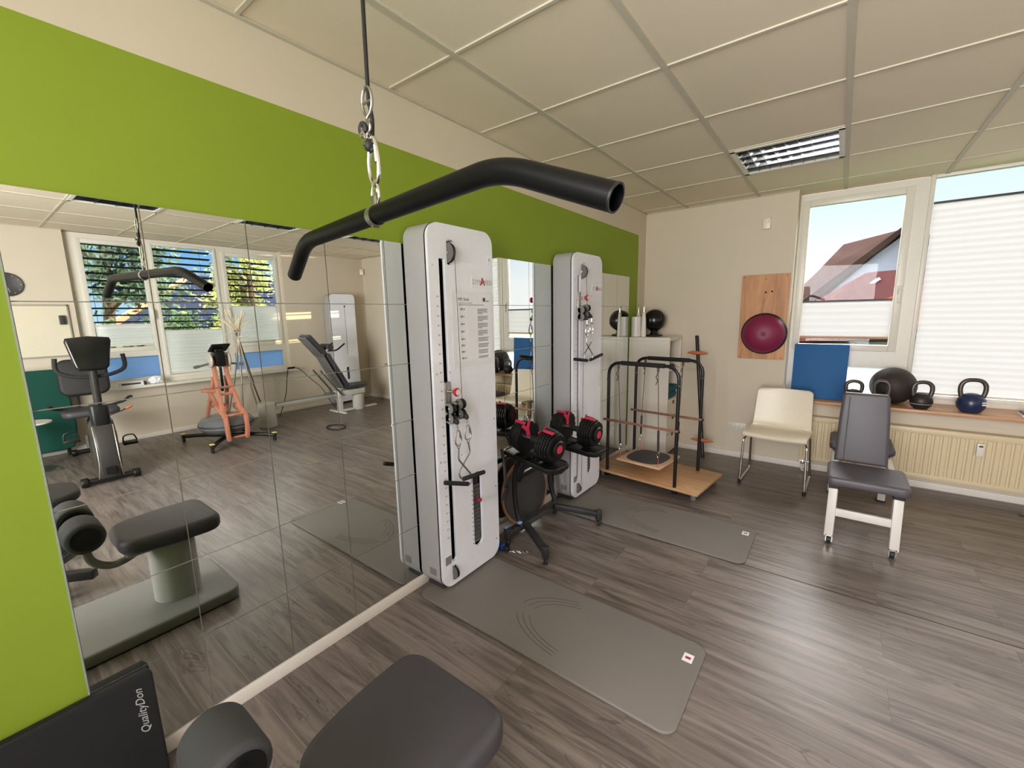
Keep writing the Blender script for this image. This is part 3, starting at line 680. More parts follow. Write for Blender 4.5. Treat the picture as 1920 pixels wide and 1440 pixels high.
# brand plates and the printed sheet
def brand(tname, Ty, zc, t, M_):
    MB().box(TD, TD+.0015, .292, .455, zc-.031, zc+.031, .0004, 1).xf(M_).build('brand_plate', PAPER, t)
    MB().text('DYN', .036, M_ @ face_x(TD+.0017, .338, zc-.002)).text('MED', .036, M_ @ face_x(TD+.0017, .420, zc-.002)).xf(Matrix.Identity(4)).build('brand_lettering', INKG, t, smooth=False)
    MB().text('A', .056, M_ @ face_x(TD+.0018, .3775, zc+.001), bold=.0012).build('brand_initial', REDP, t, smooth=False)
brand('t', T1Y, 1.622, t1, M1); brand('t', T2Y, 1.635, t2, M2)
o = MB().box(TD, TD+.0012, .425, .460, 1.72, 1.765).xf(M1).build('corner_sticker', PAPER, t1, smooth=False)
MB().text('G', .020, M1 @ face_x(TD+.0013, .438, 1.742)).build('sticker_print', INK, t1, smooth=False)
sh_y0, sh_y1, sh_z0, sh_z1 = T1Y+.140, T1Y+.458, 1.195, 1.590
sheet = thing('instruction_sheet', 'white laminated page titled RPE Skala on the nearer cable tower', 'poster', (.19, (sh_y0+sh_y1)/2, sh_z0))
xs = .012+TD+.0008
MB().box(xs, xs+.0008, sh_y0, sh_y1, sh_z0, sh_z1).build('laminated_sleeve', mat('laminate', (230, 232, 238), .25), sheet, smooth=False)
MB().box(xs+.0008, xs+.0016, sh_y0+.035, sh_y1-.02, sh_z0+.03, sh_z1-.02).build('page', PAPER, sheet, smooth=False)
tx = MB(); xf_ = xs+.0018
tx.text('RPE Skala', .021, face_x(xf_, sh_y0+.045, sh_z1-.045), .0003, 'LEFT')
for k, lb in enumerate(('RPE 10', 'RPE 9', 'RPE 8', 'RPE 7', 'RPE 6', 'RPE 5', 'RPE 4', 'RPE 1-3')):
    zz = sh_z1-.095-(k*.038 if k < 5 else .152+(k-4)*.033)
    tx.text(lb, .0115, face_x(xf_, sh_y0+.060, zz), .0003, 'LEFT', bold=.0004)
    for q in range(4 if k < 4 else 3 if k < 7 else 2):
        wq = (.088, .080, .085, .045)[q] if q < 3 else .04
        tx.box(xf_-.0003, xf_+.0003, sh_y0+.190, sh_y0+.190+wq*(.9+.1*random.random()), zz-.0015-q*.0075, zz+.0015-q*.0075)
tx.box(xf_-.0003, xf_+.0003, sh_y0+.045, sh_y0+.15, sh_z1-.0645, sh_z1-.0625).box(xf_-.0003, xf_+.0003, sh_y0+.045, sh_y0+.24, sh_z1-.0745, sh_z1-.072).box(xf_-.0003, xf_+.0003, sh_y0+.235, sh_y0+.255, sh_z1-.055, sh_z1-.035).box(xf_-.0003, xf_+.0003, sh_y0+.26, sh_y0+.285, sh_z1-.055, sh_z1-.051)
tx.build('printed_text', INK, sheet, smooth=False)

# ------------------------------------------------------------------ gym mats
def gym_mat(label, x0, x1, y0, y1, rz=0):
    cx, cy = (x0+x1)/2, (y0+y1)/2
    o = thing('exercise_mat', label, 'mat', (cx, cy, 0), rz, group=None); ORG[o.name] = Vector((0, 0, 0))
    w_, h_ = x1-x0, y1-y0
    MB().slab(rr(w_, h_, .055, 8), 0.0005, .0135, .004, 3).build('foam_pad', MATG, o)
    g = MB()
    for k, r_ in enumerate((.30, .335, .37)):
        pts = []
        for i in range(29):
            a = math.radians(112+ (258-112)*i/28)
            if k != 1 and 12 < i < 16: pass
            pts.append((w_*.16+r_*1.02*math.cos(a)-.0, r_*.52*math.sin(a), .0137))
        g.tube(pts[:13], .0013, 5).tube(pts[16:], .0013, 5)
    g.build('embossed_arcs', mat('embossed_dark', (84, 80, 76), .8), o)
    MB().box(w_/2-.075, w_/2-.035, h_/2-.135, h_/2-.085, .0134, .0142).build('label_patch', PAPER, o, smooth=False)
    MB().box(w_/2-.066, w_/2-.044, h_/2-.117, h_/2-.103, .0141, .0146).build('label_print', REDP, o, smooth=False)
    return o
gym_mat('grey exercise mat lying in front of the nearer cable tower', .06, 1.385, 1.315, 1.815)
gym_mat('grey exercise mat lying in front of the farther cable tower', .06, 1.40, 2.60, 3.10)

# ------------------------------------------------------------------ dumbbell stand between the towers
ds = thing('dumbbell_stand', 'black wheeled dumbbell stand with two trays between the cable towers', 'stand', (.28, 2.24, 0))
def bar4(a, b, w_=.04, h_=.03, r=.004):
    a, b = Vector(a), Vector(b); d = b-a; M_ = Matrix.Translation((a+b)/2) @ d.to_track_quat('X', 'Z').to_matrix().to_4x4()
    return MB().box(-d.length/2, d.length/2, -w_/2, w_/2, -h_/2, h_/2, r, 2, M=M_)
casters = [(.455, 1.95), (.50, 2.56), (.145, 1.985), (.15, 2.55)]
bar4((.20, 2.08, .115), (.20, 2.45, .115), .036, .036).build('base_beam', mat('satin_beam', (96, 96, 98), .28, .8), ds)
for (x, y), s_ in zip(casters, ((.21, 2.10), (.22, 2.44), (.20, 2.09), (.20, 2.45))):
    bar4((s_[0], s_[1], .115), (x, y, .085), .042, .036).build('base_leg', mat('gunmetal', (62, 62, 64), .4, .5), ds)
    MB().cyl((x, y, .052), (x, y, .115), .024, 20, bev=.003).build('leg_socket', mat('gunmetal', (62, 62, 64)), ds)
    c = MB().cyl((x-.012, y-.006, .0235), (x-.004, y-.002, .0235), .0235, 18).cyl((x+.004, y+.002, .0235), (x+.012, y+.006, .0235), .0235, 18).box(x-.016, x+.016, y-.013, y+.013, .03, .054, .006, 2).cyl((x-.013, y-.007, .0235), (x+.013, y+.007, .0235), .006)
    c.build('caster', RUBBER, ds)
for y in (2.06, 2.48):
    MB().tube(smooth_path([(.20, y, .12), (.165, y, .22), (.150, y, .36), (.165, y, .50), (.22, y, .585)], 5), .017, 12).build('upright', BLACKM, ds)
    MB().tube(smooth_path([(.28, y-.01, .575), (.22, y-.01, .50), (.19, y, .42)], 5), .012, 10).build('brace', BLACKM, ds)
bar4((.155, 2.06, .43), (.155, 2.48, .43), .03, .03).build('cross_bar', BLACKM, ds)
def tray(x, y, z, rz, tilt):
    M_ = Matrix.Translation((x, y, z)) @ Matrix.Rotation(rz, 4, 'Z') @ Matrix.Rotation(tilt, 4, 'Y')
    m_ = MB().slab([(-.20, -.055), (-.17, -.075), (.15, -.075), (.195, -.045), (.205, 0), (.195, .045), (.15, .075), (-.17, .075), (-.20, .055)], -.030, -.012, .006, 2, M=M_)
    for sx_ in (-.115, .115): m_.slab([(sx_-.075, -.085), (sx_+.075, -.085), (sx_+.085, -.06), (sx_+.085, .06), (sx_+.075, .085), (sx_-.075, .085), (sx_-.085, .06), (sx_-.085, -.06)], -.020, .008, .006, 2, M=M_)
    t = m_.build('tray', BLACK, ds)
    r_ = MB().tube([M_ @ Vector(p) for p in rr(.41, .175, .05, 5)] if False else [M_ @ Vector((p[0], p[1], .006)) for p in rr(.40, .18, .05, 5)], .006, 8, closed=True); r_.build('tray_rim', BLACKM, t)
    MB().box(-.012, .012, -.04, .04, .008, .026, .004, 2, M=M_).build('cradle', BLACK, t)
    return M_
Ta = tray(.32, 2.055, .600, math.radians(-8), math.radians(6)); Tb = tray(.36, 2.47, .585, math.radians(-4), math.radians(4))
MB().tube(round_path([(.16, 1.93, .66), (.20, 1.90, .57), (.215, 1.885, .47), (.24, 1.87, .45), (.275, 1.80, .435)], .04, 5), .010, 10).build('push_handle', BLACKM, ds)
MB().cyl((.25, 1.86, .447), (.285, 1.775, .432), .0145, 16, bev=.003).build('handle_grip', FOAM, ds)
for p_ in ((.168, 2.03, .585), (.13, 1.985, .115), (.21, 2.03, .15)): MB().box(p_[0]-.01, p_[0]+.012, p_[1]-.012, p_[1]+.012, p_[2], p_[2]+.014, .002, 1).build('blue_clip', mat('pale_blue_plastic', (130, 170, 230), .5), ds)
def dumbbell(label, M_):
    o = thing('dumbbell', label, 'dumbbell', M_.translation, group='adjustable dumbbells on the stand'); 
    MB().cyl((-.07, 0, 0), (.07, 0, 0), .0145, 20).xf(M_).build('grip', CHROME, o)
    MB().cyl((-.045, 0, 0), (.045, 0, 0), .0165, 20, bev=.004).xf(M_).build('grip_sleeve', RUBBER, o)
    for s_ in (-1, 1):
        for k in range(6):
            x = s_*(.075+k*.0155); r_ = (.086, .085, .083, .080, .076, .070)[k]
            pl = MB(); n = 40; pts = []
            for i in range(n):
                a = 2*PI*i/n; q = r_*(1.0 if i % 5 else .93); pts.append((q*math.cos(a), q*math.sin(a)))
            pl.slab(pts, -.0062, .0062, .002, 1, M=Matrix.Translation((x, 0, 0)) @ Matrix.Rotation(PI/2, 4, 'Y'))
            pl.xf(M_).build('weight_plate', BLACK, o)
        MB().lathe([(.040, -.004), (.042, .006), (.036, .012), (.020, .012)], (s_*.165, 0, 0), (s_, 0, 0), 28).xf(M_).build('dial', BLACK, o)
        MB().lathe([(.021, .0115), (.021, .013), (.0001, .013)], (s_*.165, 0, 0), (s_, 0, 0), 24).xf(M_).build('dial_cap', mat('rose_red_cap', (196, 44, 78), .5), o)
        y_ = MB().slab([(-.012, .015), (.012, .015), (.012, .05), (.034, .087), (.018, .092), (0, .068), (-.018, .092), (-.034, .087), (-.012, .05)], 0, .003, 0, M=Matrix.Translation((s_*.066, 0, 0)) @ Matrix(((0, 0, 1, 0), (1, 0, 0, 0), (0, 1, 0, 0), (0, 0, 0, 1))))
        y_.xf(M_).build('selector_mark', mat('rose_red_cap', (196, 44, 78)), o)
        st_ = MB()
        for a_ in (-.35, .35): pass
        MB().box(s_*.074, s_*.150, -.009, .009, .080, .0875, .002, 1).xf(M_).build('red_stripe', mat('rose_red_cap', (196, 44, 78)), o)
    return o
dumbbell('adjustable dumbbell in the tray nearer the camera', Ta @ Matrix.Translation((0, 0, .112)) @ Matrix.Rotation(.35, 4, 'X') @ Matrix.Diagonal((1.0, 1.2, 1.2, 1)))
dumbbell('adjustable dumbbell in the farther tray before the second tower', Tb @ Matrix.Translation((0, 0, .112)) @ Matrix.Rotation(.2, 4, 'X') @ Matrix.Diagonal((1.0, 1.2, 1.2, 1)))
# upright balance disc leaning behind the stand
bd = thing('balance_disc', 'charcoal round balance board with wooden rim leaning behind the stand', 'balance board', (.115, 2.27, 0))
ax_ = Vector((1, -.14, .10)).normalized(); cc = Vector((.078, 2.27, .250))
MB().lathe([(.0001, 0), (.225, 0), (.225, .010), (.0001, .010)], cc, ax_, 48).build('wooden_disc', mat('wood_edge', (150, 108, 84), .5), bd)
MB().lathe([(.0001, .0105), (.205, .0105), (.205, .0135), (.0001, .0135)], cc, ax_, 48).build('anti_slip_pad', DKDISC, bd)
# ankle strap under the stand
as_ = thing('ankle_strap', 'blue and black ankle strap lying under the dumbbell stand', 'strap', (.17, 1.93, 0))
MB().box(.09, .165, 1.905, 1.945, .001, .045, .012, 3).build('padded_cuff', BLUEC, as_)
MB().box(.155, .20, 1.91, 1.94, .002, .034, .008, 2).build('strap_band', RUBBER, as_)
for k in range(5):
    c_ = Vector((.215+.017*k, 1.928+.008*k, .010)); pts = [c_+Vector((.011*math.cos(2*PI*i/14), (.006*math.sin(2*PI*i/14)) if k % 2 else 0, (.0 if k % 2 else .006)*math.sin(2*PI*i/14))) for i in range(14)]
    MB().tube(pts, .002, 6, closed=True).build('chain_link', CHROME, as_)
MB().lathe([(.011, -.002), (.016, -.002), (.016, .002), (.011, .002)], (.302, 1.972, .012), (.2, .3, 1), 20).build('ring', CHROME, as_)

# ------------------------------------------------------------------ swing balance frame
sf = thing('swing_balance_trainer', 'wooden balance swing with two black hoops on a plywood base', 'balance trainer', (.53, 3.62, 0), math.radians(-6.5)); ORG[sf.name] = Vector((0, 0, 0))
MB().slab(rr(.945, .57, .012, 4), .060, .082, .003, 2).build('base_board', PLY, sf)
for x, y in ((-.40, -.22), (.42, -.22), (-.40, .22), (.42, .22)): MB().cyl((x, y, 0), (x, y, .0605), .022, 18, bev=.004).build('rubber_foot', GSTEEL, sf)
for y, hx0, hx1 in ((-.262, -.325, .285), (.225, -.325, .285)):
    p_ = round_path([(hx0, y, .035), (hx0, y, 1.045), (hx1, y, 1.045), (hx1, y, .035)], .115, 10)
    hp = MB().tube(p_, .0135, 16).build('hoop', BLACKM, sf)
    MB().cyl((hx0+.115, y, 1.045), (hx1-.115, y, 1.045), .0185, 20, bev=.004).build('foam_sleeve', FOAM, sf)
    for hx in (hx0, hx1):
        MB().cyl((hx-.014, y-.012, .90), (hx+.014, y-.012, .90), .004, 8).build('screw', CHROME, sf)
        MB().box(hx-.018, hx+.018, y-.018, y+.018, .030, .060, .003, 1).build('hoop_clamp', BLACKM, sf)
    MB().cyl((hx0-.028, y-.022 if y < 0 else y-.022, .545), (hx1+.028, y-.022, .545), .0105, 16, bev=.003).build('wooden_rail', DOWEL, sf)
    for hx in (hx0-.024, hx1+.024): MB().lathe([(.0001, .010), (.009, .008), (.013, 0), (.0001, -.002)], (hx, y-.022, .545), (-1 if hx < 0 else 1, 0, 0), 14).build('rail_knob', BLACK, sf)
bz = .175
sb = MB().slab(rr(.40, .42, .01, 3, -.06, -.015), bz, bz+.016, .003, 2).build('swing_board', PLYP, sf)
pts = []
for (sx_, sy_) in ((1, 1), (-1, 1), (-1, -1), (1, -1)): pass
pad = [(-.06+.165*math.cos(t)*(1 if abs(math.cos(t)) < .85 else 1), -.015) for t in (0,)]
P_ = []
for i in range(48):
    t = 2*PI*i/48; c_, s_ = math.cos(t), math.sin(t); k = 1/((abs(c_)**3.2+abs(s_)**3.2)**(1/3.2)); P_.append((-.06+.165*c_*k, -.015+.178*s_*k))
MB().slab(P_, bz+.016, bz+.020, .0015, 1).build('anti_slip_pad', DKDISC, sf)
for x in (-.235, .115):
    for y, hy in ((-.205, -.262), (.175, .225)):
        kn = MB().lathe([(.006, -.02), (.011, -.012), (.009, 0), (.012, .008), (.006, .018)], (x, hy*.99, 1.012), (0, 0, 1), 12)
        kn.build('rope_knot', ROPE, sf)
        MB().tube(smooth_path([(x, hy, 1.02), (x-.004, hy+.002, .98), (x-.012, hy-.004, .95), (x-.002, hy, .925), (x-.014, hy-.003, .89)], 4), .0042, 7).build('rope_tail', ROPE, sf)
        MB().cyl((x, hy, 1.03), (x, y*1.05, .505), .0033, 8).build('rope', ROPE, sf)
        MB().cyl((x, y*1.05, .505), (x, y*1.01, .325), .0095, 14, bev=.002).build('spring', DKGREY, sf)
        MB().tube([(x+.009*math.cos(a)*1.0, y, .300+.026*math.sin(a)) for a in [2*PI*i/18 for i in range(18)]], .0026, 6, closed=True).build('snap_hook', CHROME, sf)
        MB().tube([(x, y, .276), (x+.003, y, .23), (x, y, bz+.010)], .0022, 6).build('red_cord', REDCORD, sf)

# ------------------------------------------------------------------ white shelf unit in the corner
sx0, sx1, sy0, sy1, sz = .012, .424, 4.235, 4.636, 1.212
sh_ = thing('shelf_unit', 'white open shelf unit with drawers standing in the corner', 'shelf', ((sx0+sx1)/2, (sy0+sy1)/2, 0))
tk = .018
MB().box(sx0, sx1, sy0, sy0+tk, 0.0, sz-.035, .001, 1).build('side_panel', SHELFW, sh_)
MB().box(sx0, sx1, sy1-tk, sy1, 0.0, sz-.035, .001, 1).build('side_panel', SHELFW, sh_)
MB().box(sx0, sx1+.002, sy0-.002, sy1+.002, sz-.035, sz, .002, 1).build('top_board', SHELFW, sh_)
MB().box(sx0, sx0+.006, sy0+tk, sy1-tk, .03, sz-.035).build('back_panel', SHELFW, sh_)
for z in (.035, .575, .885): MB().box(sx0+.006, sx1-.004, sy0+tk, sy1-tk, z-.009, z+.009).build('shelf_board', SHELFW, sh_)
for k, (z0, z1) in enumerate(((.05, .225), (.229, .40), (.404, .566))):
    d = MB().box(sx1-.018, sx1-.002, sy0+tk+.002, sy1-tk-.002, z0, z1-.003, .0015, 1).box(sx0+.03, sx1-.018, sy0+tk+.004, sy1-tk-.004, z0+.01, z1-.02).build('drawer', SHELFW, sh_)
    MB().box(sx1-.0025, sx1-.001, (sy0+sy1)/2-.028, (sy0+sy1)/2+.028, z1-.04, z1-.006).build('finger_notch', BLACK, d, smooth=False)
def towel(label, z, w_, mm, x0=.10, x1=.41):
    o = thing('folded_towel', label, 'towel', ((x0+x1)/2, 4.436, z))
    MB().box(x0, x1, 4.436-w_/2, 4.436+w_/2, z, z+.062, .026, 4).build('towel_fold', mm, o)
    MB().box(x0+.01, x1-.006, 4.436-w_/2+.008, 4.436+w_/2-.006, z+.028, z+.034, .002, 1).build('fold_crease', mat('dark_teal', (10, 52, 60), .95), o)
towel('lower folded teal towel in the open shelf compartment', .5845, .30, TEAL); towel('upper folded teal towel lying on the other one', .6475, .33, TEAL, .10, .418)
o = thing('folded_cloth', 'indigo folded cloth on the upper shelf board', 'cloth', (.25, 4.43, .894))
MB().slab(rr(.28, .22, .04, 5, .26, 4.43), .8945, .925, .012, 3).build('cloth_stack', PURPLE, o)
MB().slab(rr(.20, .18, .03, 5, .25, 4.43), .9255, .94, .006, 2).build('cloth_fold', PURPLE, o)
# things on the shelf
def pot(label, x, y, r_, h_, g):
    o = thing('white_container', label, 'container', (x, y, sz), group=g)
    MB().lathe([(.0001, .002), (r_-.004, .002), (r_, .006), (r_+.002, h_), (r_-.004, h_), (r_-.006, .01), (.0001, .008)], (x, y, sz), n=32).build('pot_body', mat('white_ceramic', (226, 222, 216), .3), o)
pot('white cylindrical container at the mirror edge of the shelf top', .060, 4.29, .048, .205, None)
def bottle(label, x, y, h_):
    o = thing('spray_bottle', label, 'bottle', (x, y, sz))
    MB().lathe([(.0001, 0), (.026, .002), (.027, .01), (.022, h_*.55), (.015, h_*.8), (.0001, h_*.8)], (x, y, sz), n=24).build('bottle_body', PVC, o)
    MB().cyl((x, y, sz+h_*.79), (x, y, sz+h_*.93), .0105, 16).build('neck', CHROME, o)
    MB().cyl((x, y, sz+h_*.93), (x, y, sz+h_), .012, 16, bev=.002).build('cap', PVC, o)
bottle('slim white bottle with metal neck behind the container on the shelf', .045, 4.385, .30)
bottle('slim white bottle with metal neck beside the black fan', .135, 4.30, .315)
fn = thing('desk_fan', 'black round desk fan on top of the white shelf', 'fan', (.195, 4.44, sz))
MB().slab(rr(.15, .13, .03, 5, .195, 4.44), sz, sz+.018, .006, 2).build('fan_base', BLACK, fn)
MB().lathe([(.045, .018), (.034, .045), (.040, .07), (.0001, .07)], (.195, 4.44, sz), n=24).build('fan_neck', BLACK, fn)
fd = Vector((.35, -.9, .25)).normalized()
MB().ball((.195, 4.44, sz+.165), .112, (1, 1, 1), 32).build('fan_housing', mat('gloss_black', (12, 12, 13), .22), fn)
MB().lathe([(.080, .082), (.096, .064), (.099, .052)], (.195, 4.44, sz+.165), fd, 36).build('fan_bezel', BLACK, fn)

# black pole with two orange cross handles leaning in the corner
po = thing('balance_stick', 'black pole with two orange cross handles leaning on the wall', 'pole', (.70, 4.45, 0))
pA, pB = Vector((.742, 4.40, .016)), Vector((.575, 4.615, 1.215))
MB().cyl(pA, pB, .0165, 18).build('pole', BLACKM, po)
MB().cyl(pA-(pB-pA).normalized()*.006, pA+(pB-pA).normalized()*.03, .019, 18, bev=.004).build('rubber_tip', RUBBER, po)
for t_, hx in ((.857, .098), (.14, .108)):
    c_ = pA.lerp(pB, t_)+Vector((0, -.004, 0))
    MB().tube([c_+Vector((hx*k, 0, -.001)) for k in (-1, -.8, -.45, 0, .45, .8, 1)], .02, 12, radii=[.004, .010, .017, .0205, .017, .011, .004]).build('cross_handle', ORANGE, po)

# ------------------------------------------------------------------ pine board with magenta cushion
pb = thing('pine_wall_board', 'pine board screwed to the wall beside the window', 'board', (1.145, 4.64, 1.0))
MB().box(.954, 1.338, 4.634, 4.6545, 1.003, 1.784, .002, 1).build('glued_board', PINE, pb)
for x, z in ((.975, 1.765), (1.315, 1.765), (.975, 1.02), (1.315, 1.02), (.975, 1.24), (1.15, 1.74)): MB().cyl((x, 4.6335, z), (x, 4.636, z), .0045, 10).build('screw', mat('dark_screw', (70, 54, 44), .5, .5), pb)
for x, z in ((1.155, 1.622), (1.205, 1.628)): MB().cyl((x, 4.6333, z), (x, 4.636, z), .009, 14).build('drilled_hole', mat('dark_hole', (60, 38, 26), .9), pb)
bcu = thing('balance_cushion', 'magenta round balance cushion with black rim hung on the pine board', 'cushion', (1.165, 4.60, 1.24))
MB().lathe([(.0001, 0), (.165, 0), (.186, .012), (.190, .03), (.186, .05), (.176, .060)], (1.166, 4.633, 1.243), (0, -1, 0), 56).build('black_rim', RUBBER, bcu)
MB().lathe([(.0001, .150), (.010, .148), (.014, .150), (.05, .148), (.10, .135), (.145, .108), (.168, .08), (.177, .058)], (1.166, 4.633, 1.243), (.05, -1, -.03), 56).build('dome', MAG, bcu)
MB().lathe([(.0001, .1515), (.006, .1512), (.008, .149)], (1.166, 4.633, 1.243), (.05, -1, -.03), 16).build('air_valve', BLACK, bcu)
# ------------------------------------------------------------------ sensors, sockets
def sensor(label, M_):
    o = thing('motion_sensor', label, 'sensor', M_.translation)
    MB().box(-.033, .033, -.05, .05, 0, .034, .008, 3).xf(M_).build('sensor_housing', PVC, o)
    MB().ball((0, .018, .030), .017, (1, 1, .7), 20).xf(M_).build('lens', mat('milky_lens', (236, 230, 214), .25), o)
sensor('white motion sensor high on the window wall above the pine board', face_ny(1.122, 4.655, 2.235))
sensor('white motion sensor high in the reflected far corner', Matrix.Translation((5.155, 4.615, 2.255)) @ Matrix.Rotation(math.radians(-45), 4, 'Z') @ Matrix(((1, 0, 0, 0), (0, 0, -1, 0), (0, 1, 0, 0), (0, 0, 0, 1))))
so_ = thing('wall_socket', 'white double power socket low on the wall beside the white chair', 'socket', (.99, 4.65, .315))
MB().box(.915, 1.067, 4.6465, 4.655, .278, .352, .003, 2).build('cover_frame', PVC, so_)
for x in (.953, 1.029):
    MB().lathe([(.030, 0), (.029, .0005), (.021, .001), (.0205, -.0055), (.0001, -.006)], (x, 4.6462, .315), (0, -1, 0), 28).build('socket_well', mat('socket_white', (205, 200, 190), .4), so_)
    for dx in (-.0095, .0095): MB().cyl((x+dx, 4.6448, .315), (x+dx, 4.652, .315), .0026, 8).build('pin_hole', BLACK, so_)
# ------------------------------------------------------------------ white sled chair
wc = thing('sled_chair', 'cream moulded chair on chrome sled legs beside the radiator', 'chair', (1.385, 4.16, 0), math.radians(-2)); ORG[wc.name] = Vector((0, 0, 0))
t = bmesh.new(); prof = [(-.235, .425), (-.225, .434), (-.10, .428), (.05, .416), (.125, .422), (.165, .455), (.185, .52), (.205, .62), (.222, .72), (.228, .775)]
prof = [Vector((0, a_, b_)) for a_, b_ in prof]; prof = smooth_path(prof, 4)
nu = 16; V = []
for i, p_ in enumerate(prof):
    f_ = i/(len(prof)-1); row = []
    hw = .232-.012*abs(f_-.45)*2 if f_ < .5 else .222-.018*(f_-.5)*2
    for j in range(nu+1):
        u = -1+2*j/nu; cz = .010*(u*u) if f_ < .5 else 0; cy = -.022*(u*u) if f_ > .5 else -.022*u*u*(f_/.5)*.5
        k = hw
        if f_ > .93: k = hw-(.03*((f_-.93)/.07)**2)*1
        row.append(t.verts.new((u*k, p_.y+cy, p_.z+cz*(1-f_))))
    V.append(row)
for a_, b_ in zip(V, V[1:]):
    for j in range(nu): t.faces.new((a_[j], a_[j+1], b_[j+1], b_[j]))
bmesh.ops.recalc_face_normals(t, faces=t.faces)
bmesh.ops.solidify(t, geom=t.faces[:], thickness=.016)
mb = MB(); mb._app(t); mb.build('seat_shell', CHAIRW, wc, ang=60)
for s_ in (-1, 1):
    p_ = round_path([(s_*.205, -.14, .405), (s_*.222, -.205, .395), (s_*.232, -.225, .012), (s_*.232, .20, .012), (s_*.218, .10, .40), (s_*.20, .04, .405)], .03, 6)
    MB().tube(p_, .009, 12).build('leg', CHROME, wc)
    MB().cyl((s_*.232, -.228, .0), (s_*.232, -.226, .03), .012, 12).build('foot_cap', BLACK, wc)
MB().cyl((-.205, -.12, .403), (.205, -.12, .403), .008, 10).build('cross_rod', CHROME, wc)
MB().cyl((-.20, .06, .401), (.20, .06, .401), .008, 10).build('cross_rod', CHROME, wc)
# ------------------------------------------------------------------ grey two-seat training bench
gb = thing('training_bench', 'grey padded training chair with tall narrow backrest and rear seat', 'bench', (1.93, 3.70, 0), math.radians(0)); ORG[gb.name] = Vector((0, 0, 0))
LEGW = mat('white_bench_steel', (214, 210, 204), .4)
def pad_(mb, w_, d_, z0, z1, cy, r=.025): return mb.slab(rr(w_, d_, .035, 6, 0, cy), z0, z1, r, 4)
pad_(MB(), .385, .365, .405, .462, -.415, .020).build('front_seat', LEATHER, gb)
pad_(MB(), .385, .40, .395, .450, .48, .020).build('rear_seat', LEATHER, gb)
bk = MB().slab([(-.140, .0), (.135, .0), (.122, .30), (.112, .44), (.10, .462), (-.115, .462), (-.128, .44), (-.134, .30)], -.030, .030, .020, 4, M=Matrix.Translation((-.022, -.19, .455)) @ Matrix.Rotation(math.radians(84), 4, 'X'))
bk.build('backrest', LEATHER, gb)
MB().box(-.1145, -.1115, -.229, -.222, .47, .90).build('backrest_seam', mat('seam_dark', (48, 45, 50), .6), gb)
MB().box(-.03, .03, -.15, -.10, .30, .80, .004, 2).build('back_support', LEGW, gb)
for x in (-.150, .152):
    bar4((x, -.47, .388), (x*1.02, -.50, .045), .046, .046).build('leg', LEGW, gb)
    bar4((x, .40, .388), (x*1.02, .44, .012), .046, .046).build('leg', LEGW, gb)
    MB().box(x-.027, x+.027, -.498, -.440, .355, .405, .003, 1).build('leg_collar', BLACK, gb)
    w0 = MB().cyl((x-.010, -.505, .0235), (x+.010, -.505, .0235), .0235, 18); w0.build('caster', RUBBER, gb)
    MB().box(x-.018, x-.013, -.525, -.485, .015, .06).box(x+.013, x+.018, -.525, -.485, .015, .06).box(x-.018, x+.018, -.525, -.485, .052, .058).build('caster_fork', CHROME, gb)
    bar4((x, -.47, .375), (x, .42, .375), .035, .03).build('seat_rail', LEGW, gb)
    MB().box(x-.028, x+.028, .415, .465, 0, .016, .003, 1).build('foot_cap', BLACK, gb)
bar4((-.15, -.488, .205), (.152, -.488, .205), .022, .05).build('cross_bar', LEGW, gb)
MB().box(-.03, .035, .14, .18, .17, .34, .004, 2).build('weight_tab', LEGW, gb)
# ------------------------------------------------------------------ radiator
ra = thing('radiator', 'cream panel radiator with ribs under the window sill', 'radiator', (2.6, 4.58, .1))
rx0, rx1, rz0, rz1, ry = 1.53, 3.62, .105, .515, 4.562
MB().box(rx0, rx1, ry+.012, ry+.072, rz0+.01, rz1-.008, .003, 1).build('rear_panel', RADI, ra)
t = MB(); x = rx0+.02
pts = [(rx0, 0)]
while x < rx1-.05:
    pts += [(x, 0), (x+.006, -.010), (x+.030, -.010), (x+.036, 0)]; x += .0465
pts += [(rx1, 0), (rx1, .010), (rx0, .010)]
t.slab(pts, rz0+.035, rz1-.045, 0, M=Matrix.Translation((0, ry, 0)))
t.box(rx0, rx1, ry-.010, ry+.010, rz1-.045, rz1-.004, .003, 2).box(rx0, rx1, ry-.010, ry+.010, rz0, rz0+.036, .003, 2)
t.build('ribbed_panel', RADI, ra)
gr = MB(); gr.box(rx0, rx1, ry-.006, ry+.070, rz1-.006, rz1); gr.build('top_grille', RADI, ra)
hm = MB().box(2.615, 2.655, ry-.036, ry-.011, rz1-.165, rz1-.065, .004, 2).build('heat_meter', PVC, ra)
MB().box(2.624, 2.646, ry-.0375, ry-.036, rz1-.092, rz1-.080).build('meter_display', DKGREY, hm)
MB().tube(round_path([(1.553, ry+.03, rz0+.03), (1.553, ry+.03, .045), (1.553, ry+.03, .0)], .01), .0085, 10).tube([(1.60, ry+.03, rz0+.02), (1.60, ry+.03, 0)], .0085, 10).build('supply_pipes', PVC, ra)
MB().cyl((1.535, ry+.03, .085), (1.60, ry+.03, .085), .013, 14).box(1.54, 1.57, ry+.012, ry+.048, .060, .1, .006, 2).build('valve_body', CHROME, ra)
MB().lathe([(.030, 0), (.030, .006), (.012, .010)], (1.575, ry+.03, 0.0), (0, 0, 1), 24).build('floor_rosette', PVC, ra)

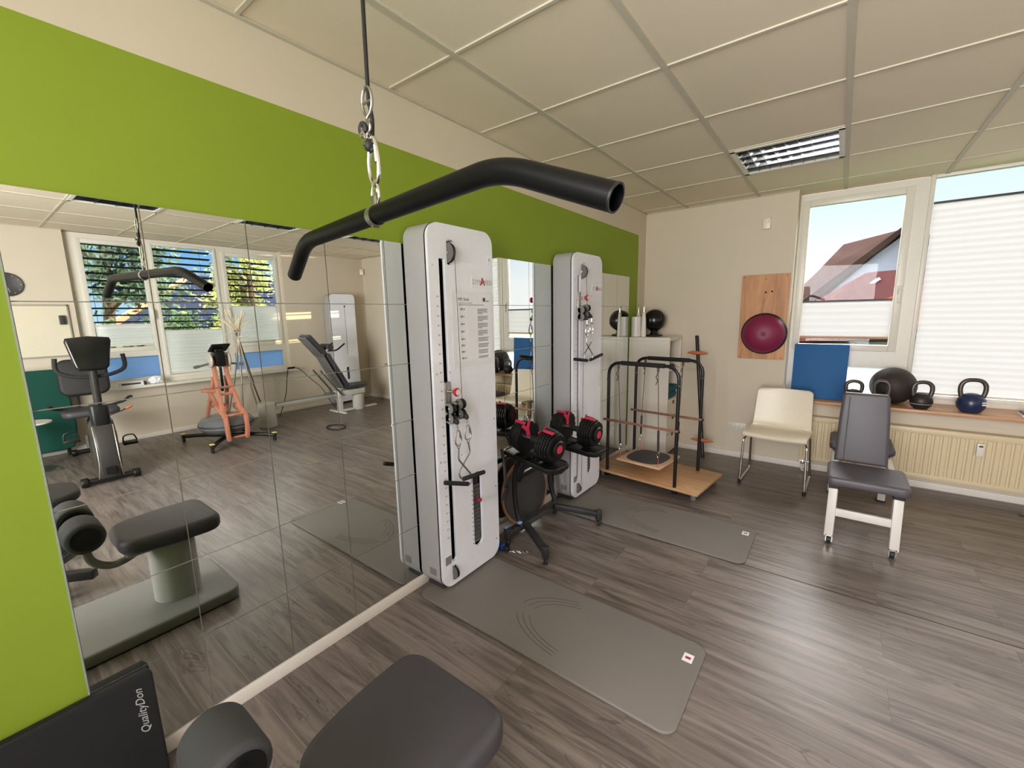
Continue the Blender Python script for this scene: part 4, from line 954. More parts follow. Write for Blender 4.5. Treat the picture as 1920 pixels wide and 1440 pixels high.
# ------------------------------------------------------------------ things on the window sill
SZ = .668
bm_ = thing('foam_board', 'blue foam board standing on the sill against the window', 'mat', (1.61, 4.66, SZ))
MB().slab(rr(.395, .485, .008, 3, 0, .2425), -.012, .012, .003, 2, M=Matrix.Translation((1.612, 4.640, SZ+.001)) @ Matrix.Rotation(math.radians(86), 4, 'X')).build('foam_sheet', BLUEM, bm_)
MED = thing('medicine_ball', 'large dark slam ball on the sill behind the kettlebells', 'ball', (2.1175, 4.708, SZ))
MB().lathe([(.0001, 0)]+[(.153*math.sin(a), .150-.150*math.cos(a)) for a in [PI*i/28 for i in range(1, 28)]]+[(.0001, .300)], (2.1175, 4.708, SZ+.0005), n=48).build('ball_shell', mat('slam_ball_rubber', (46, 38, 36), .6, bump=.5, scale=160), MED)
MB().tube([(2.1175-.1535*math.sin(.5)*math.sin(a), 4.708-.1535*math.cos(.5)*math.sin(a), SZ+.150+.1505*math.cos(a)) for a in [PI*i/24 for i in range(25)]], .0016, 6).build('seam', mat('ball_seam', (70, 60, 56), .6), MED)
def kettle(label, x, y, r_, h_, body, ring=None, rz=0, hw=.052, hh=.085):
    o = thing('kettlebell', label, 'kettlebell', (x, y, SZ), rz, group='kettlebells on the window sill'); ORG[o.name] = Vector((0, 0, 0))
    MB().lathe([(.0001, 0), (r_*.58, 0), (r_*.66, .006), (r_*.92, r_*.45), (r_, r_*.85), (r_*.93, r_*1.25), (r_*.68, r_*1.6), (r_*.3, r_*1.76), (.0001, r_*1.78)], n=40).build('bell', body, o)
    zt = h_; zb = r_*1.25
    p_ = smooth_path([(-r_*.62, 0, zb), (-r_*.80, 0, zb+(zt-zb)*.35), (-r_*.78, 0, zb+(zt-zb)*.72), (-r_*.50, 0, zt-.008), (0, 0, zt), (r_*.50, 0, zt-.008), (r_*.78, 0, zb+(zt-zb)*.72), (r_*.80, 0, zb+(zt-zb)*.35), (r_*.62, 0, zb)], 5)
    MB().tube(p_, .0145, 14).build('handle', IRONH, o)
    if ring: MB().lathe([(r_*.80, r_*.62), (r_*.955, r_*.60), (r_*.96, r_*.66), (r_*.80, r_*.68)], n=40).build('weight_band', ring, o)
    return o
kettle('black kettlebell half hidden behind the backrest next to the blue board', 1.865, 4.585, .066, .185, IRONB, rz=.1)
kettle('black kettlebell directly in front of the slam ball', 2.040, 4.53, .058, .205, IRONB, rz=-.1)
kettle('black kettlebell with pale band right of the slam ball', 2.285, 4.570, .070, .212, IRONB, mat('pale_band', (200, 190, 176), .5), rz=.15)
kb = kettle('navy blue vinyl kettlebell standing alone at right on the sill', 2.560, 4.590, .083, .248, NAVY, rz=.1)
MB().box(.018, .052, -.0818, -.079, .085, .093, M=None).box(.018, .052, -.0825, -.0795, .068, .078).xf(Matrix.Rotation(.25, 4, 'Z')).build('weight_marking', PAPER, kb)
o = thing('notebook', 'two small notebooks stacked on the sill at the right picture edge', 'notebook', (2.90, 4.63, SZ))
MB().box(2.822, 3.02, 4.575, 4.70, SZ, SZ+.012, .001, 1).build('lower_book', PAPER, o); MB().box(2.83, 3.02, 4.58, 4.70, SZ+.013, SZ+.028, .001, 1).build('upper_book', mat('book_grey', (120, 112, 106), .6), o)
# grey base of equipment at right picture edge
o = thing('floor_stand', 'grey metal foot of a stand at the right picture edge', 'stand', (3.0, 4.35, 0))
bar4((2.86, 4.42, .012), (3.15, 4.05, .012), .05, .022).build('flat_foot', GSTEEL, o)
MB().tube([(3.15, 4.25, .022), (3.15, 4.25, .5)], .018, 14).build('column', GSTEEL, o)
bar4((2.95, 4.25, .012), (3.2, 4.25, .012), .04, .02).build('cross_foot', GSTEEL, o)

# ================================================================== the pulldown machine under the bar
pm = thing('pulldown_machine', 'grey pulldown seat machine with padded seat and thigh rollers in the foreground', 'weight machine', (.96, .3, 0))
BASEG = mat('grey_machine_base', (134, 133, 132), .5)
MB().slab(rr(.50, 1.75, .06, 6, .965, -.115), .004, .062, .010, 3).build('base_plate', BASEG, pm)
MB().lathe([(.098, .062), (.098, .36), (.09, .375), (.0001, .375)], (.945, .545, 0), n=40).build('seat_column', mat('column_grey', (176, 176, 170), .5), pm)
MB().slab(rr(.20, .36, .02, 4, .945, .535), .370, .392, .003, 2).build('seat_bracket', STEEL, pm)
PP = [(v.x, v.y) for v in round_path([(.95, .335), (1.105, .335), (1.145, .50), (1.150, .735), (.755, .735), (.762, .50), (.80, .335), (.95, .335)], .085, 7)][:-1]
sp = MB().slab(PP, .392, .470, .028, 5)
sp.build('seat_pad', LEATHERD, pm)
MB().tube(smooth_path([(.912, .42, .372), (.912, .36, .345), (.912, .30, .345), (.912, .245, .40), (.912, .23, .52), (.912, .225, .575)], 6), .017, 14).build('roller_arm', GSTEEL, pm)
MB().cyl((.72, .225, .575), (1.10, .225, .575), .014, 14).build('roller_axle', STEEL, pm)
for xa, xb in ((.705, .862), (.958, 1.115)):
    rl = MB().cyl((xa, .225, .575), (xb, .225, .575), .066, 40, bev=.016); q = rl.build('foam_roller', mat('roller_foam', (66, 66, 71), .75, bump=.2, scale=250), pm)
    for xc, s_ in ((xa, -1), (xb, 1)): MB().lathe([(.0001, .004), (.026, .004), (.034, .002), (.048, .0035), (.050, -.004)], (xc, .225, .575), (s_, 0, 0), 32).build('roller_cap', BLACK, q)
MB().slab(rr(.46, .30, .05, 6, .965, -.72), .062, 1.9, .01, 2).build('machine_tower', CEM, pm)
# black padded box beside the mirror
bb = thing('folding_mat', 'black panel with QualityDon lettering leaning on the mirror in the lower left corner', 'exercise mat', (.08, -.2, 0))
PM_ = Matrix.Translation((.118, 0, .004)) @ Matrix.Rotation(math.radians(-12.0), 4, 'Y') @ Matrix(((0, 0, 1, 0), (1, 0, 0, 0), (0, 1, 0, 0), (0, 0, 0, 1)))
MB().slab([(-.9, 0), (.232, 0), (.240, .01), (.247, .345), (.236, .362), (-.9, .362)], -.040, 0, .008, 3, M=PM_).build('padded_panel', mat('black_foam_block', (15, 15, 18), .7, bump=.2, scale=300), bb)
MB().text('QualityDon', .030, PM_ @ Matrix.Translation((.205, .245, .0004)) @ Matrix.Rotation(math.radians(90), 4, 'Z'), .0003, shear=.45).box(-.0002, .0006, .212, .2135, .20, .30).build('printed_name', mat('silver_print', (178, 178, 182), .5), bb, smooth=False)

# ================================================================== things along the far wall, seen in the mirror
# wall clock, whiteboard
ck = thing('wall_clock', 'round dark wall clock above the whiteboard in the mirror', 'clock', (W-.02, .425, 1.80))
MB().lathe([(.0001, 0), (.118, 0), (.122, .012), (.116, .026), (.110, .022), (.0001, .020)], (W-.002, .425, 1.872), (-1, 0, 0), 48).build('clock_case', DKGREY, ck)
hd = MB()
for k in range(12):
    a = 2*PI*k/12; hd.cyl((W-.0235, .425+.095*math.sin(a), 1.872+.095*math.cos(a)), (W-.0235, .425+.104*math.sin(a), 1.872+.104*math.cos(a)), .0025, 6)
hd.build('hour_marks', PVC, ck)
MB().cyl((W-.025, .425, 1.872), (W-.025, .365, 1.90), .003, 6).build('hour_hand', PVC, ck); MB().cyl((W-.026, .425, 1.872), (W-.026, .44, 1.79), .002, 6).build('minute_hand', PVC, ck)
wb = thing('whiteboard', 'white framed whiteboard between the clock and the reflected window', 'whiteboard', (W-.02, .45, 1.1))
MB().box(W-.016, W-.004, .03, .832, 1.10, 1.652, .001, 1).build('board_surface', mat('board_white', (222, 214, 192), .3), wb)
for a_ in ((.02, .842, 1.09, 1.105), (.02, .842, 1.648, 1.664), (.828, .842, 1.09, 1.664), (.02, .034, 1.09, 1.664)): MB().box(W-.022, W-.003, *a_, .002, 1).build('board_frame', mat('frame_alu', (176, 172, 160), .4, .4), wb)
o = thing('board_eraser', 'small black eraser stuck on the whiteboard', 'eraser', (W-.04, .79, 1.45))
MB().box(W-.036, W-.0165, .755, .805, 1.445, 1.545, .004, 2).build('eraser_body', BLACK, o); MB().box(W-.046, W-.037, .755, .805, 1.445, 1.545, .003, 2).build('eraser_felt', DKGREY, o)
# reflected cable tower in the corner
T3Y = 4.335
M3 = Matrix(((-1, 0, 0, W-.012), (0, -1, 0, T3Y), (0, 0, 1, .014), (0, 0, 0, 1)))
t3 = thing('cable_tower', 'white cable tower against the far wall seen only in the mirror', 'cable machine', (W-.09, T3Y-TW/2, 0))
out = rr(TW, TH-.075, .07, 10, TW/2, (TH-.06)/2+.0075); inn = rr(TW-.02, TH-.095, .06, 10, TW/2, (TH-.06)/2+.0075)
MB().plate(out, [inn], TD-.024, face_x(.004, 0, 0)).xf(M3).build('side_shell', CEM, t3, ang=20)
MB().plate(rr(TW-.004, TH-.079, .068, 10, TW/2, (TH-.06)/2+.0075), [rr(.010, .80, .004, 3, .20, 1.22), rr(.052, .22, .025, 6, .22, .50)], .016, face_x(TD-.016, 0, 0)).xf(M3).build('front_panel', WHITE, t3, ang=20)
MB().box(TD-.06, TD-.055, .03, TW-.03, .1, 1.75).xf(M3).build('inner_cavity', BLACK, t3)
MB().lathe([(.008, 0), (.014, .002), (.014, .010), (.008, .012)], (TD, .20, 1.64), (1, 0, 0), 18).xf(M3).build('rope_outlet', DKGREY, t3)
for k in range(7): MB().box(TD-.05, TD-.012, .198, .242, .41+k*.026, .43+k*.026, .002, 1).xf(M3).build('weight_plate', mat('weight_plate_grey', (92, 90, 88)), t3)
# leg press / rowing bench on a rail
lp = thing('rail_bench', 'reclined grey padded training bench on a white floor rail in the mirror', 'weight machine', (4.42, 3.4, 0))
MB().box(4.385, 4.445, 2.60, 3.70, .262, .312, .006, 2).build('rail', mat('rail_alu', (196, 196, 190), .35, .4), lp)
MB().box(4.395, 4.435, 2.60, 3.70, .3125, .318, .001, 1).build('rail_groove', STEEL, lp)
MB().lathe([(.0001, .0), (.105, .0), (.108, .008), (.105, .325), (.098, .332), (.0001, .332)], (4.45, 2.50, .001), n=40).build('end_column', mat('column_white', (196, 192, 182), .5), lp)
MB().lathe([(.0001, .0), (.088, .0), (.09, .006), (.09, .25), (.0001, .255)], (4.42, 3.88, .001), n=36).build('seat_column', mat('column_white', (196, 192, 182)), lp)
MB().box(4.33, 4.51, 3.50, 3.96, .26, .345, .008, 2).build('seat_carriage', LEGW, lp)
MB().slab([(4.30, 3.60), (4.54, 3.60), (4.56, 3.70), (4.545, 3.92), (4.50, 4.02), (4.42, 4.05), (4.34, 4.02), (4.295, 3.92), (4.28, 3.70)], .368, .425, .018, 4).build('seat_pad', LEATHERD, lp)
def strip(p0, p1, w_, th, r_=.012):
    p0, p1 = Vector(p0), Vector(p1); d = p1-p0; y_ = d.normalized(); x_ = Vector((1, 0, 0)); z_ = x_.cross(y_).normalized()
    M_ = Matrix(((x_.x, y_.x, z_.x, (p0.x+p1.x)/2), (x_.y, y_.y, z_.y, (p0.y+p1.y)/2), (x_.z, y_.z, z_.z, (p0.z+p1.z)/2), (0, 0, 0, 1)))
    return MB().box(-w_/2, w_/2, -d.length/2, d.length/2, -th/2, th/2, r_, 4, M=M_)
strip((4.42, 3.64, .42), (4.42, 3.36, .94), .30, .062, .026).build('back_pad', LEATHERD, lp)
strip((4.42, 3.345, .93), (4.42, 3.10, 1.225), .27, .07, .030).build('head_pad', LEATHERD, lp)
strip((4.42, 3.57, .40), (4.42, 3.285, .95), .24, .020, .004).build('back_plate', GSTEEL, lp)
strip((4.42, 3.30, .90), (4.42, 3.06, 1.19), .24, .018, .004).build('head_plate', GSTEEL, lp)
for x in (4.31, 4.53):
    MB().cyl((x, 3.24, .70), (x, 3.55, .28), .013, 12).build('strut', STEEL, lp)
    MB().cyl((x-.01, 3.37, .985), (x+.01, 3.37, .985), .024, 20, bev=.003).build('hinge_knob', PVC, lp)
    MB().tube(round_path([(x, 3.37, .985), (x+(-.09 if x < 4.42 else .02), 3.46, .985), (x+(-.09 if x < 4.42 else .02), 3.60, 1.08)], .05, 5), .012, 10).build('grab_bar', BLACKM, lp)
MB().cyl((4.30, 3.42, 1.03), (4.54, 3.42, 1.03), .055, 28, bev=.015).build('neck_roller', LEATHERD, lp)
MB().cyl((4.42, 3.40, .33), (4.42, 3.40, .39), .012, 10).lathe([(.0001, .012), (.075, .010), (.08, 0), (.0001, -.002)], (4.42, 3.40, .325), n=28).build('side_dish', GSTEEL, lp)
MB().box(4.40, 4.44, 3.52, 3.60, .012, .26, .004, 2).box(4.20, 4.64, 3.50, 3.54, .004, .03, .004, 2).box(4.38, 4.46, 3.52, 4.20, .004, .03, .004, 2).build('floor_frame', LEGW, lp)
# window actuator adapter on the sill with wires
ad = thing('power_adapter', 'small black power adapter with cord on the end of the reflected sill', 'adapter', (5.08, 3.19, .686))
MB().box(5.09, 5.125, 3.14, 3.245, .687, .716, .006, 2).build('adapter_body', BLACK, ad)
MB().tube(smooth_path([(5.10, 3.14, .70), (5.03, 3.10, .66), (5.02, 3.06, .50), (5.02, 3.03, .32), (5.0, 2.95, .12), (4.9, 2.85, .01)], 8), .0055, 8).build('left_cord', BLACK, ad)
MB().tube(smooth_path([(5.10, 3.245, .70), (5.02, 3.30, .66), (4.95, 3.40, .52), (4.85, 3.50, .38), (4.75, 3.56, .2), (4.65, 3.62, .02)], 8), .0055, 8).build('right_cord', BLACK, ad)
rg = thing('cable_loop', 'loop of dark cable lying on the floor before the reflected bench', 'cable', (3.60, 3.0, 0))
MB().tube([(3.60+.155*math.cos(2*PI*i/40), 3.0+.105*math.sin(2*PI*i/40), .0075) for i in range(40)], .007, 8, closed=True).build('cable_ring', RUBBER, rg)
# coat stand of tubes with hangers
cs = thing('coat_stand', 'tall stand of bundled pale tubes with a white hanger by the reflected window', 'coat stand', (4.86, 2.42, 0))
rnd = random.Random(3)
cx_, cy_ = 4.86, 2.40
legs = [(4.62, 2.50, 0), (5.03, 2.72, 0), (5.02, 2.20, 0), (4.72, 2.30, 0)]
for i, (lx, ly, lz) in enumerate(legs):
    MB().tube(smooth_path([(lx, ly, .006), (cx_+(lx-cx_)*.45, cy_+(ly-cy_)*.45, .62), (cx_+(lx-cx_)*.05, cy_+(ly-cy_)*.05, 1.15), (cx_-(lx-cx_)*.12, cy_-(ly-cy_)*.12, 1.33)], 6), .011, 10).build('leg', mat('satin_leg', (128, 118, 104), .4, .6), cs)
for i in range(9):
    a = 2*PI*i/9+.3; sp_ = .07+.10*rnd.random(); hz = 1.46+.17*rnd.random()
    MB().tube(smooth_path([(cx_+.018*math.cos(a), cy_+.018*math.sin(a), .98), (cx_+.012*math.cos(a+2), cy_+.012*math.sin(a+2), 1.22), (cx_+sp_*.3*math.cos(a), cy_+sp_*.3*math.sin(a), 1.34), (cx_+sp_*math.cos(a), cy_+sp_*1.5*math.sin(a), hz)], 5), .0095, 8).build('branch_tube', BAMBOO, cs)
hg = thing('coat_hanger', 'white plastic hanger on the pale tube stand', 'hanger', (4.78, 2.38, 1.27))
MB().tube(round_path([(4.80, 2.36, 1.30), (4.79, 2.22, 1.27), (4.785, 2.20, 1.235), (4.785, 2.36, 1.225), (4.785, 2.50, 1.235), (4.79, 2.49, 1.27), (4.80, 2.37, 1.305)], .03, 5), .007, 8).build('hanger_frame', PVC, hg)
MB().tube(smooth_path([(4.80, 2.365, 1.30), (4.80, 2.37, 1.33), (4.82, 2.39, 1.345), (4.835, 2.39, 1.33)], 5), .003, 6).build('hanger_hook', CHROME, hg)
# wooden water trainer
wt = thing('water_crank_trainer', 'orange wooden hand crank trainer with water tank on black castered feet', 'exercise machine', (4.12, 1.90, 0), math.radians(0)); ORG[wt.name] = Vector((0, 0, 0))
for p_ in (((-.02, 0), (.42, -.34)), ((-.02, 0), (-.40, -.30)), ((-.02, 0), (-.44, .34)), ((-.02, 0), (.36, .30))):
    a_, b_ = p_
    MB().tube(smooth_path([(a_[0], a_[1], .075), (a_[0]+(b_[0]-a_[0])*.5, a_[1]+(b_[1]-a_[1])*.5, .085), (b_[0], b_[1], .07)], 4), .024, 12).build('foot_bar', BLACKM, wt)
    MB().cyl((b_[0], b_[1]-.012, .028), (b_[0], b_[1]+.012, .028), .027, 18).box(b_[0]-.02, b_[0]+.02, b_[1]-.018, b_[1]+.018, .05, .10, .006, 2).build('caster', RUBBER, wt)
    MB().box(b_[0]-.03, b_[0]+.022, b_[1]-.022, b_[1]+.022, .0955, .105, .003, 1).build('yellow_end_cap', mat('pale_yellow_plastic', (214, 214, 130), .5), wt)
MB().lathe([(.0001, .13), (.18, .13), (.25, .155), (.285, .20), (.285, .26), (.25, .305), (.18, .33), (.0001, .335)], n=48).build('water_tank', TANK, wt)
MB().lathe([(.0001, .14), (.17, .14), (.235, .165), (.262, .20), (.262, .235), (.0001, .235)], n=40).build('tank_water', clear_mat('tank_water', (.55, .58, .62), .35), wt)
MB().lathe([(.286, .222), (.291, .225), (.291, .236), (.286, .239)], n=48).build('tank_seam', DKGREY, wt)
def plank(pts, w_, th, nm='frame_beam', m_=CORALW):
    pts = [Vector(p) for p in pts]; t = bmesh.new(); R_ = []
    for i, p in enumerate(pts):
        d = (pts[min(i+1, len(pts)-1)]-pts[max(i-1, 0)]).normalized(); y_ = Vector((0, 1, 0)); n_ = d.cross(y_).normalized(); y2 = n_.cross(d).normalized()
        R_.append([t.verts.new(p+n_*a*w_/2+y2*b*th/2) for a, b in ((-1, -1), (1, -1), (1, 1), (-1, 1))])
    for a, b in zip(R_, R_[1:]):
        for j in range(4): t.faces.new((a[j], a[(j+1) % 4], b[(j+1) % 4], b[j]))
    t.faces.new(R_[0][::-1]); t.faces.new(R_[-1]); bmesh.ops.recalc_face_normals(t, faces=t.faces)
    bmesh.ops.bevel(t, geom=[e for e in t.edges if len(e.link_faces) == 2 and e.calc_face_angle() > .8], offset=.005, segments=2, profile=.5, affect='EDGES')
    mb = MB(); mb._app(t); return mb.build(nm, m_, wt)
for s_ in (-1, 1):
    plank(smooth_path([(-.30, s_*.095, .075), (-.315, s_*.105, .22), (-.28, s_*.105, .37), (-.14, s_*.10, .41), (-.02, s_*.095, .44)], 5), .058, .038)
    plank(smooth_path([(-.25, s_*.10, .34), (-.14, s_*.085, .55), (-.02, s_*.065, .76), (.03, s_*.06, 1.00), (.03, s_*.06, 1.05)], 5), .060, .036)
    plank(smooth_path([(.27, s_*.10, .075), (.30, s_*.105, .22), (.24, s_*.10, .38), (.13, s_*.085, .58), (.06, s_*.065, .80)], 5), .052, .034)
for (x, z) in ((-.29, .10), (-.30, .37), (-.12, .60), (-.09, .68), (.26, .10), (.20, .42)): MB().cyl((x, -.10, z), (x, .10, z), .016, 12).build('cross_peg', CORALW, wt)
plank([(.06, -.20, .66), (.0, -.02, .64)], .035, .10, 'side_shelf'); plank([(.05, -.13, .65), (.05, -.07, .46)], .10, .03, 'side_fin')
MB().box(-.05, .09, -.052, .052, .93, 1.10, .010, 2).build('crank_housing', BLACK, wt)
MB().box(-.09, .09, -.095, .095, -.010, .010, .006, 2, M=Matrix.Translation((-.03, 0, 1.145)) @ Matrix.Rotation(math.radians(28), 4, 'Y')).build('display', BLACK, wt)
MB().box(-.020, .02, -.04, .04, 1.09, 1.15, .004, 1).build('display_bracket', BLACKM, wt)
MB().box(-.01, .02, -.012, .012, .62, .93, .003, 1).build('post', BLACKM, wt)
MB().cyl((-.055, -.04, .925), (-.055, .04, .925), .008, 10).build('housing_rod', CHROME, wt)
for s_ in (-1, 1):
    MB().lathe([(.0001, .0), (.085, 0), (.088, .010), (.080, .022), (.0001, .026)], (.02, s_*.085, 1.0), (0, s_, 0), 36).build('crank_disc', mat('light_grey_disc', (186, 180, 168), .4), wt)
    MB().cyl((.02, s_*.10, .965 if s_ < 0 else .95), (.02, s_*.235, .935 if s_ < 0 else .93), .012, 12).lathe([(.010, -.01), (.018, 0), (.018, .05), (.010, .055)], (.02, s_*.205, .942 if s_ < 0 else .933), (0, s_, -.15), 16).build('crank_handle', GSTEEL, wt)
# recumbent exercise bike
bi = thing('exercise_bike', 'black and grey recumbent exercise bike in front of the reflected window', 'exercise bike', (4.15, .77, 0), math.radians(4)); ORG[bi.name] = Vector((0, 0, 0))
MB().cyl((-.62, -.165, .045), (-.62, .165, .045), .028, 18).build('front_foot', BLACKM, bi)
for s_ in (-1, 1): MB().cyl((-.62, s_*.15, .045), (-.62, s_*.205, .045), .042, 20, bev=.01).build('foot_end_cap', BLACK, bi); MB().cyl((.76, s_*.14, .04), (.76, s_*.19, .04), .036, 18, bev=.01).build('foot_end_cap', BLACK, bi)
MB().cyl((.76, -.165, .04), (.76, .165, .04), .026, 18).build('rear_foot', BLACKM, bi)
sh2 = MB().slab([(-.66, .03), (-.70, .16), (-.66, .36), (-.58, .50), (-.50, .56), (-.38, .50), (-.20, .38), (-.10, .20), (-.14, .05), (-.30, .01), (-.55, .005)], -.085, .085, .035, 4, M=Matrix(((1, 0, 0, 0), (0, 0, 1, 0), (0, 1, 0, .03), (0, 0, 0, 1))))
sh2.build('flywheel_shell', BIKEG, bi)
for s_ in (-1, 1): MB().tube(smooth_path([(-.64, s_*.082, .06), (-.69, s_*.070, .20), (-.655, s_*.068, .38), (-.57, s_*.07, .53)], 6), .005, 8).build('shell_trim', mat('silver_shell_trim', (150, 144, 134), .3, .4), bi)  # silver trim line along the shell
MB().box(-.712, -.700, -.035, .035, .10, .17, .003, 1).build('shell_badge', BLACK, bi)
MB().slab(rr(.15, .13, .03, 4), .48, .72, .015, 2, M=Matrix.Translation((-.50, 0, 0)) @ Matrix.Rotation(math.radians(0), 4, 'Y')).build('mast_cover', BLACK, bi)
MB().cyl((-.50, 0, .62), (-.60, 0, 1.12), .030, 18).build('mast', mat('dark_tube', (66, 64, 62), .35, .5), bi)
cm = MB().slab([(-.085, -.16), (.085, -.16), (.11, -.13), (.150, .10), (.140, .13), (.0, .145), (-.140, .13), (-.150, .10), (-.11, -.13)], -.03, .03, .018, 3, M=Matrix.Translation((-.60, 0, 1.20)) @ Matrix.Rotation(math.radians(10), 4, 'Y') @ Matrix(((0, 0, -1, 0), (-1, 0, 0, 0), (0, 1, 0, 0), (0, 0, 0, 1))))
cm.build('console', mat('gloss_console', (16, 16, 17), .2), bi)
MB().tube(smooth_path([(-.52, -.22, 1.16), (-.53, -.225, 1.07), (-.54, -.19, 1.02), (-.55, -.08, .985), (-.55, .08, .985), (-.54, .19, 1.02), (-.53, .225, 1.07), (-.52, .22, 1.17)], 6), .017, 12).build('handlebar', FOAM, bi)
MB().box(-.10, .62, -.035, .035, .36, .42, .008, 2).build('seat_rail', BLACKM, bi)
MB().slab(rr(.36, .44, .07, 5, .40, 0), .50, .57, .028, 4).build('seat', LEATHERD, bi)
MB().slab(rr(.40, .40, .09, 6, 0, 0), -.035, .035, .030, 4, M=Matrix.Translation((.62, 0, .88)) @ Matrix.Rotation(math.radians(102), 4, 'Y')).build('backrest', RUBBER, bi)
MB().cyl((.50, 0, .10), (.40, 0, .50), .035, 16).box(-.15, .74, -.03, .03, .06, .12, .008, 2).build('seat_post', BLACKM, bi)
for s_ in (-1, 1):
    MB().tube(smooth_path([(.50, s_*.16, .56), (.42, s_*.27, .60), (.25, s_*.30, .66), (.10, s_*.30, .68)], 5), .015, 10).build('side_handle', FOAM, bi)
    MB().cyl((.60, s_*.07, .56), (.62, s_*.07, .76), .012, 10).build('backrest_post', BLACKM, bi)
    px, pz = -.30+s_*.03, .33+s_*.06*(-1)
    MB().box(-.34, -.31, s_*.10-.01, s_*.10+.01, min(.30, pz), max(.42, pz), .003, 1).build('crank_arm', STEEL, bi)
    pd = MB().box(px-.06, px+.05, s_*.20-.055, s_*.20+.055, pz-.012, pz+.014, .005, 2).build('pedal', BLACK, bi)
    MB().tube(smooth_path([(px, s_*.20-.05, pz+.01), (px, s_*.20-.04, pz+.07), (px, s_*.20+.03, pz+.075), (px, s_*.20+.055, pz+.01)], 5), .006, 8).build('pedal_strap', BLACK, pd)
MB().tube([(.05, .05, .50), (-.02, .20, .56), (-.02, .24, .58)], .006, 8).build('adjust_lever', BLACK, bi)
MB().cyl((-.02, .235, .575), (-.02, .285, .60), .013, 14, bev=.004).build('lever_knob', ORANGE, bi)
# green lounge chair and small white table
gc = thing('lounge_chair', 'dark green upholstered high-back chair behind the reflected bike', 'armchair', (4.86, .42, 0))
gp = MB().slab([(-.30, .08), (.16, .08), (.235, .10), (.275, .18), (.285, .36), (.265, .70), (.235, .94), (.21, .97), (-.28, .97), (-.30, .94)], -.035, .035, .022, 4, M=Matrix.Translation((4.86, .44, 0)) @ Matrix(((0, 0, -1, 0), (1, 0, 0, 0), (0, 1, 0, 0), (0, 0, 0, 1))))
gp.xf(Matrix.Translation((.14, 0, 0))).build('chair_back', GREENF, gc)
MB().box(5.035, 5.17, .16, .68, .36, .44, .02, 3).build('chair_seat', GREENF, gc)
for x in (5.06, 5.15):
    for y in (.2, .64): MB().cyl((x, y, 0), (x, y, .36), .012, 10).build('leg', BLACKM, gc)
wtb = thing('side_table', 'small round white table top before the green chair in the mirror', 'table', (4.55, .36, 0))
MB().lathe([(.0001, .480), (.165, .480), (.170, .486), (.165, .495), (.0001, .496)], (4.58, .345, 0), n=40).build('table_top', PVC, wtb)
MB().cyl((4.58, .345, .012), (4.58, .345, .480), .02, 16).build('column', STEEL, wtb); MB().lathe([(.0001, .014), (.14, .010), (.15, 0), (.0001, 0)], (4.58, .345, 0), n=32).build('foot', STEEL, wtb)
# papers on the reflected sill
o = thing('storage_box', 'white labelled box lying on the reflected sill', 'box', (5.11, 1.25, .686)); MB().box(5.075, 5.15, 1.13, 1.37, .686, .745, .002, 1).build('box_body', PAPER, o); MB().box(5.0735, 5.0745, 1.16, 1.34, .706, .727).build('box_label', INK, o, smooth=False)
MB().box(5.08, 5.14, 1.375, 1.40, .69, .73, .004, 1).build('box_clip', DKGREY, o)
o = thing('crumpled_paper', 'crumpled white paper on the reflected sill beside the box', 'paper', (5.12, 1.49, .686))
t = bmesh.new(); bmesh.ops.create_icosphere(t, subdivisions=3, radius=.05)
for v in t.verts: v.co = Vector((v.co.x*.8, v.co.y*1.2, max(v.co.z, -.030)*.9))*(1+.35*rnd.random())
bmesh.ops.translate(t, vec=(5.12, 1.50, .727), verts=t.verts); mb = MB(); mb._app(t); mb.build('paper_ball', PAPER, o, smooth=False)
# low black bench and caster foot next to the camera, visible in the mirror
lb = thing('rolling_stool', 'low black padded stool with long black foot bars at the reflected left edge', 'stool', (2.25, .22, 0))
MB().slab(rr(.42, .36, .15, 8, 2.25, .20), .335, .395, .022, 4).build('stool_pad', RUBBER, lb)
MB().cyl((2.25, .20, .07), (2.25, .20, .335), .025, 16).build('column', BLACKM, lb)
for a_ in (20, 165, 275): bar4((2.25, .20, .07), (2.25+.30*math.cos(math.radians(a_)), .20+.24*math.sin(math.radians(a_)), .045), .04, .03).build('foot_bar', BLACKM, lb)
mf = thing('mobile_frame', 'black floor frame with a white castered foot under the reflected rollers', 'frame', (1.55, .12, 0))
bar4((1.40, .30, .12), (1.75, -.1, .12), .045, .05).build('frame_bar', BLACKM, mf); bar4((1.38, -.05, .15), (1.72, .26, .15), .04, .04).build('frame_bar', BLACKM, mf)
MB().box(1.44, 1.58, .13, .185, .055, .082, .010, 3).build('white_foot', PVC, mf); 
for x in (1.47, 1.555): MB().cyl((x, .145, .024), (x, .17, .024), .024, 16).build('caster', RUBBER, mf)
bar4((1.51, .16, .08), (1.55, .12, .13), .03, .03).build('foot_link', BLACKM, mf)

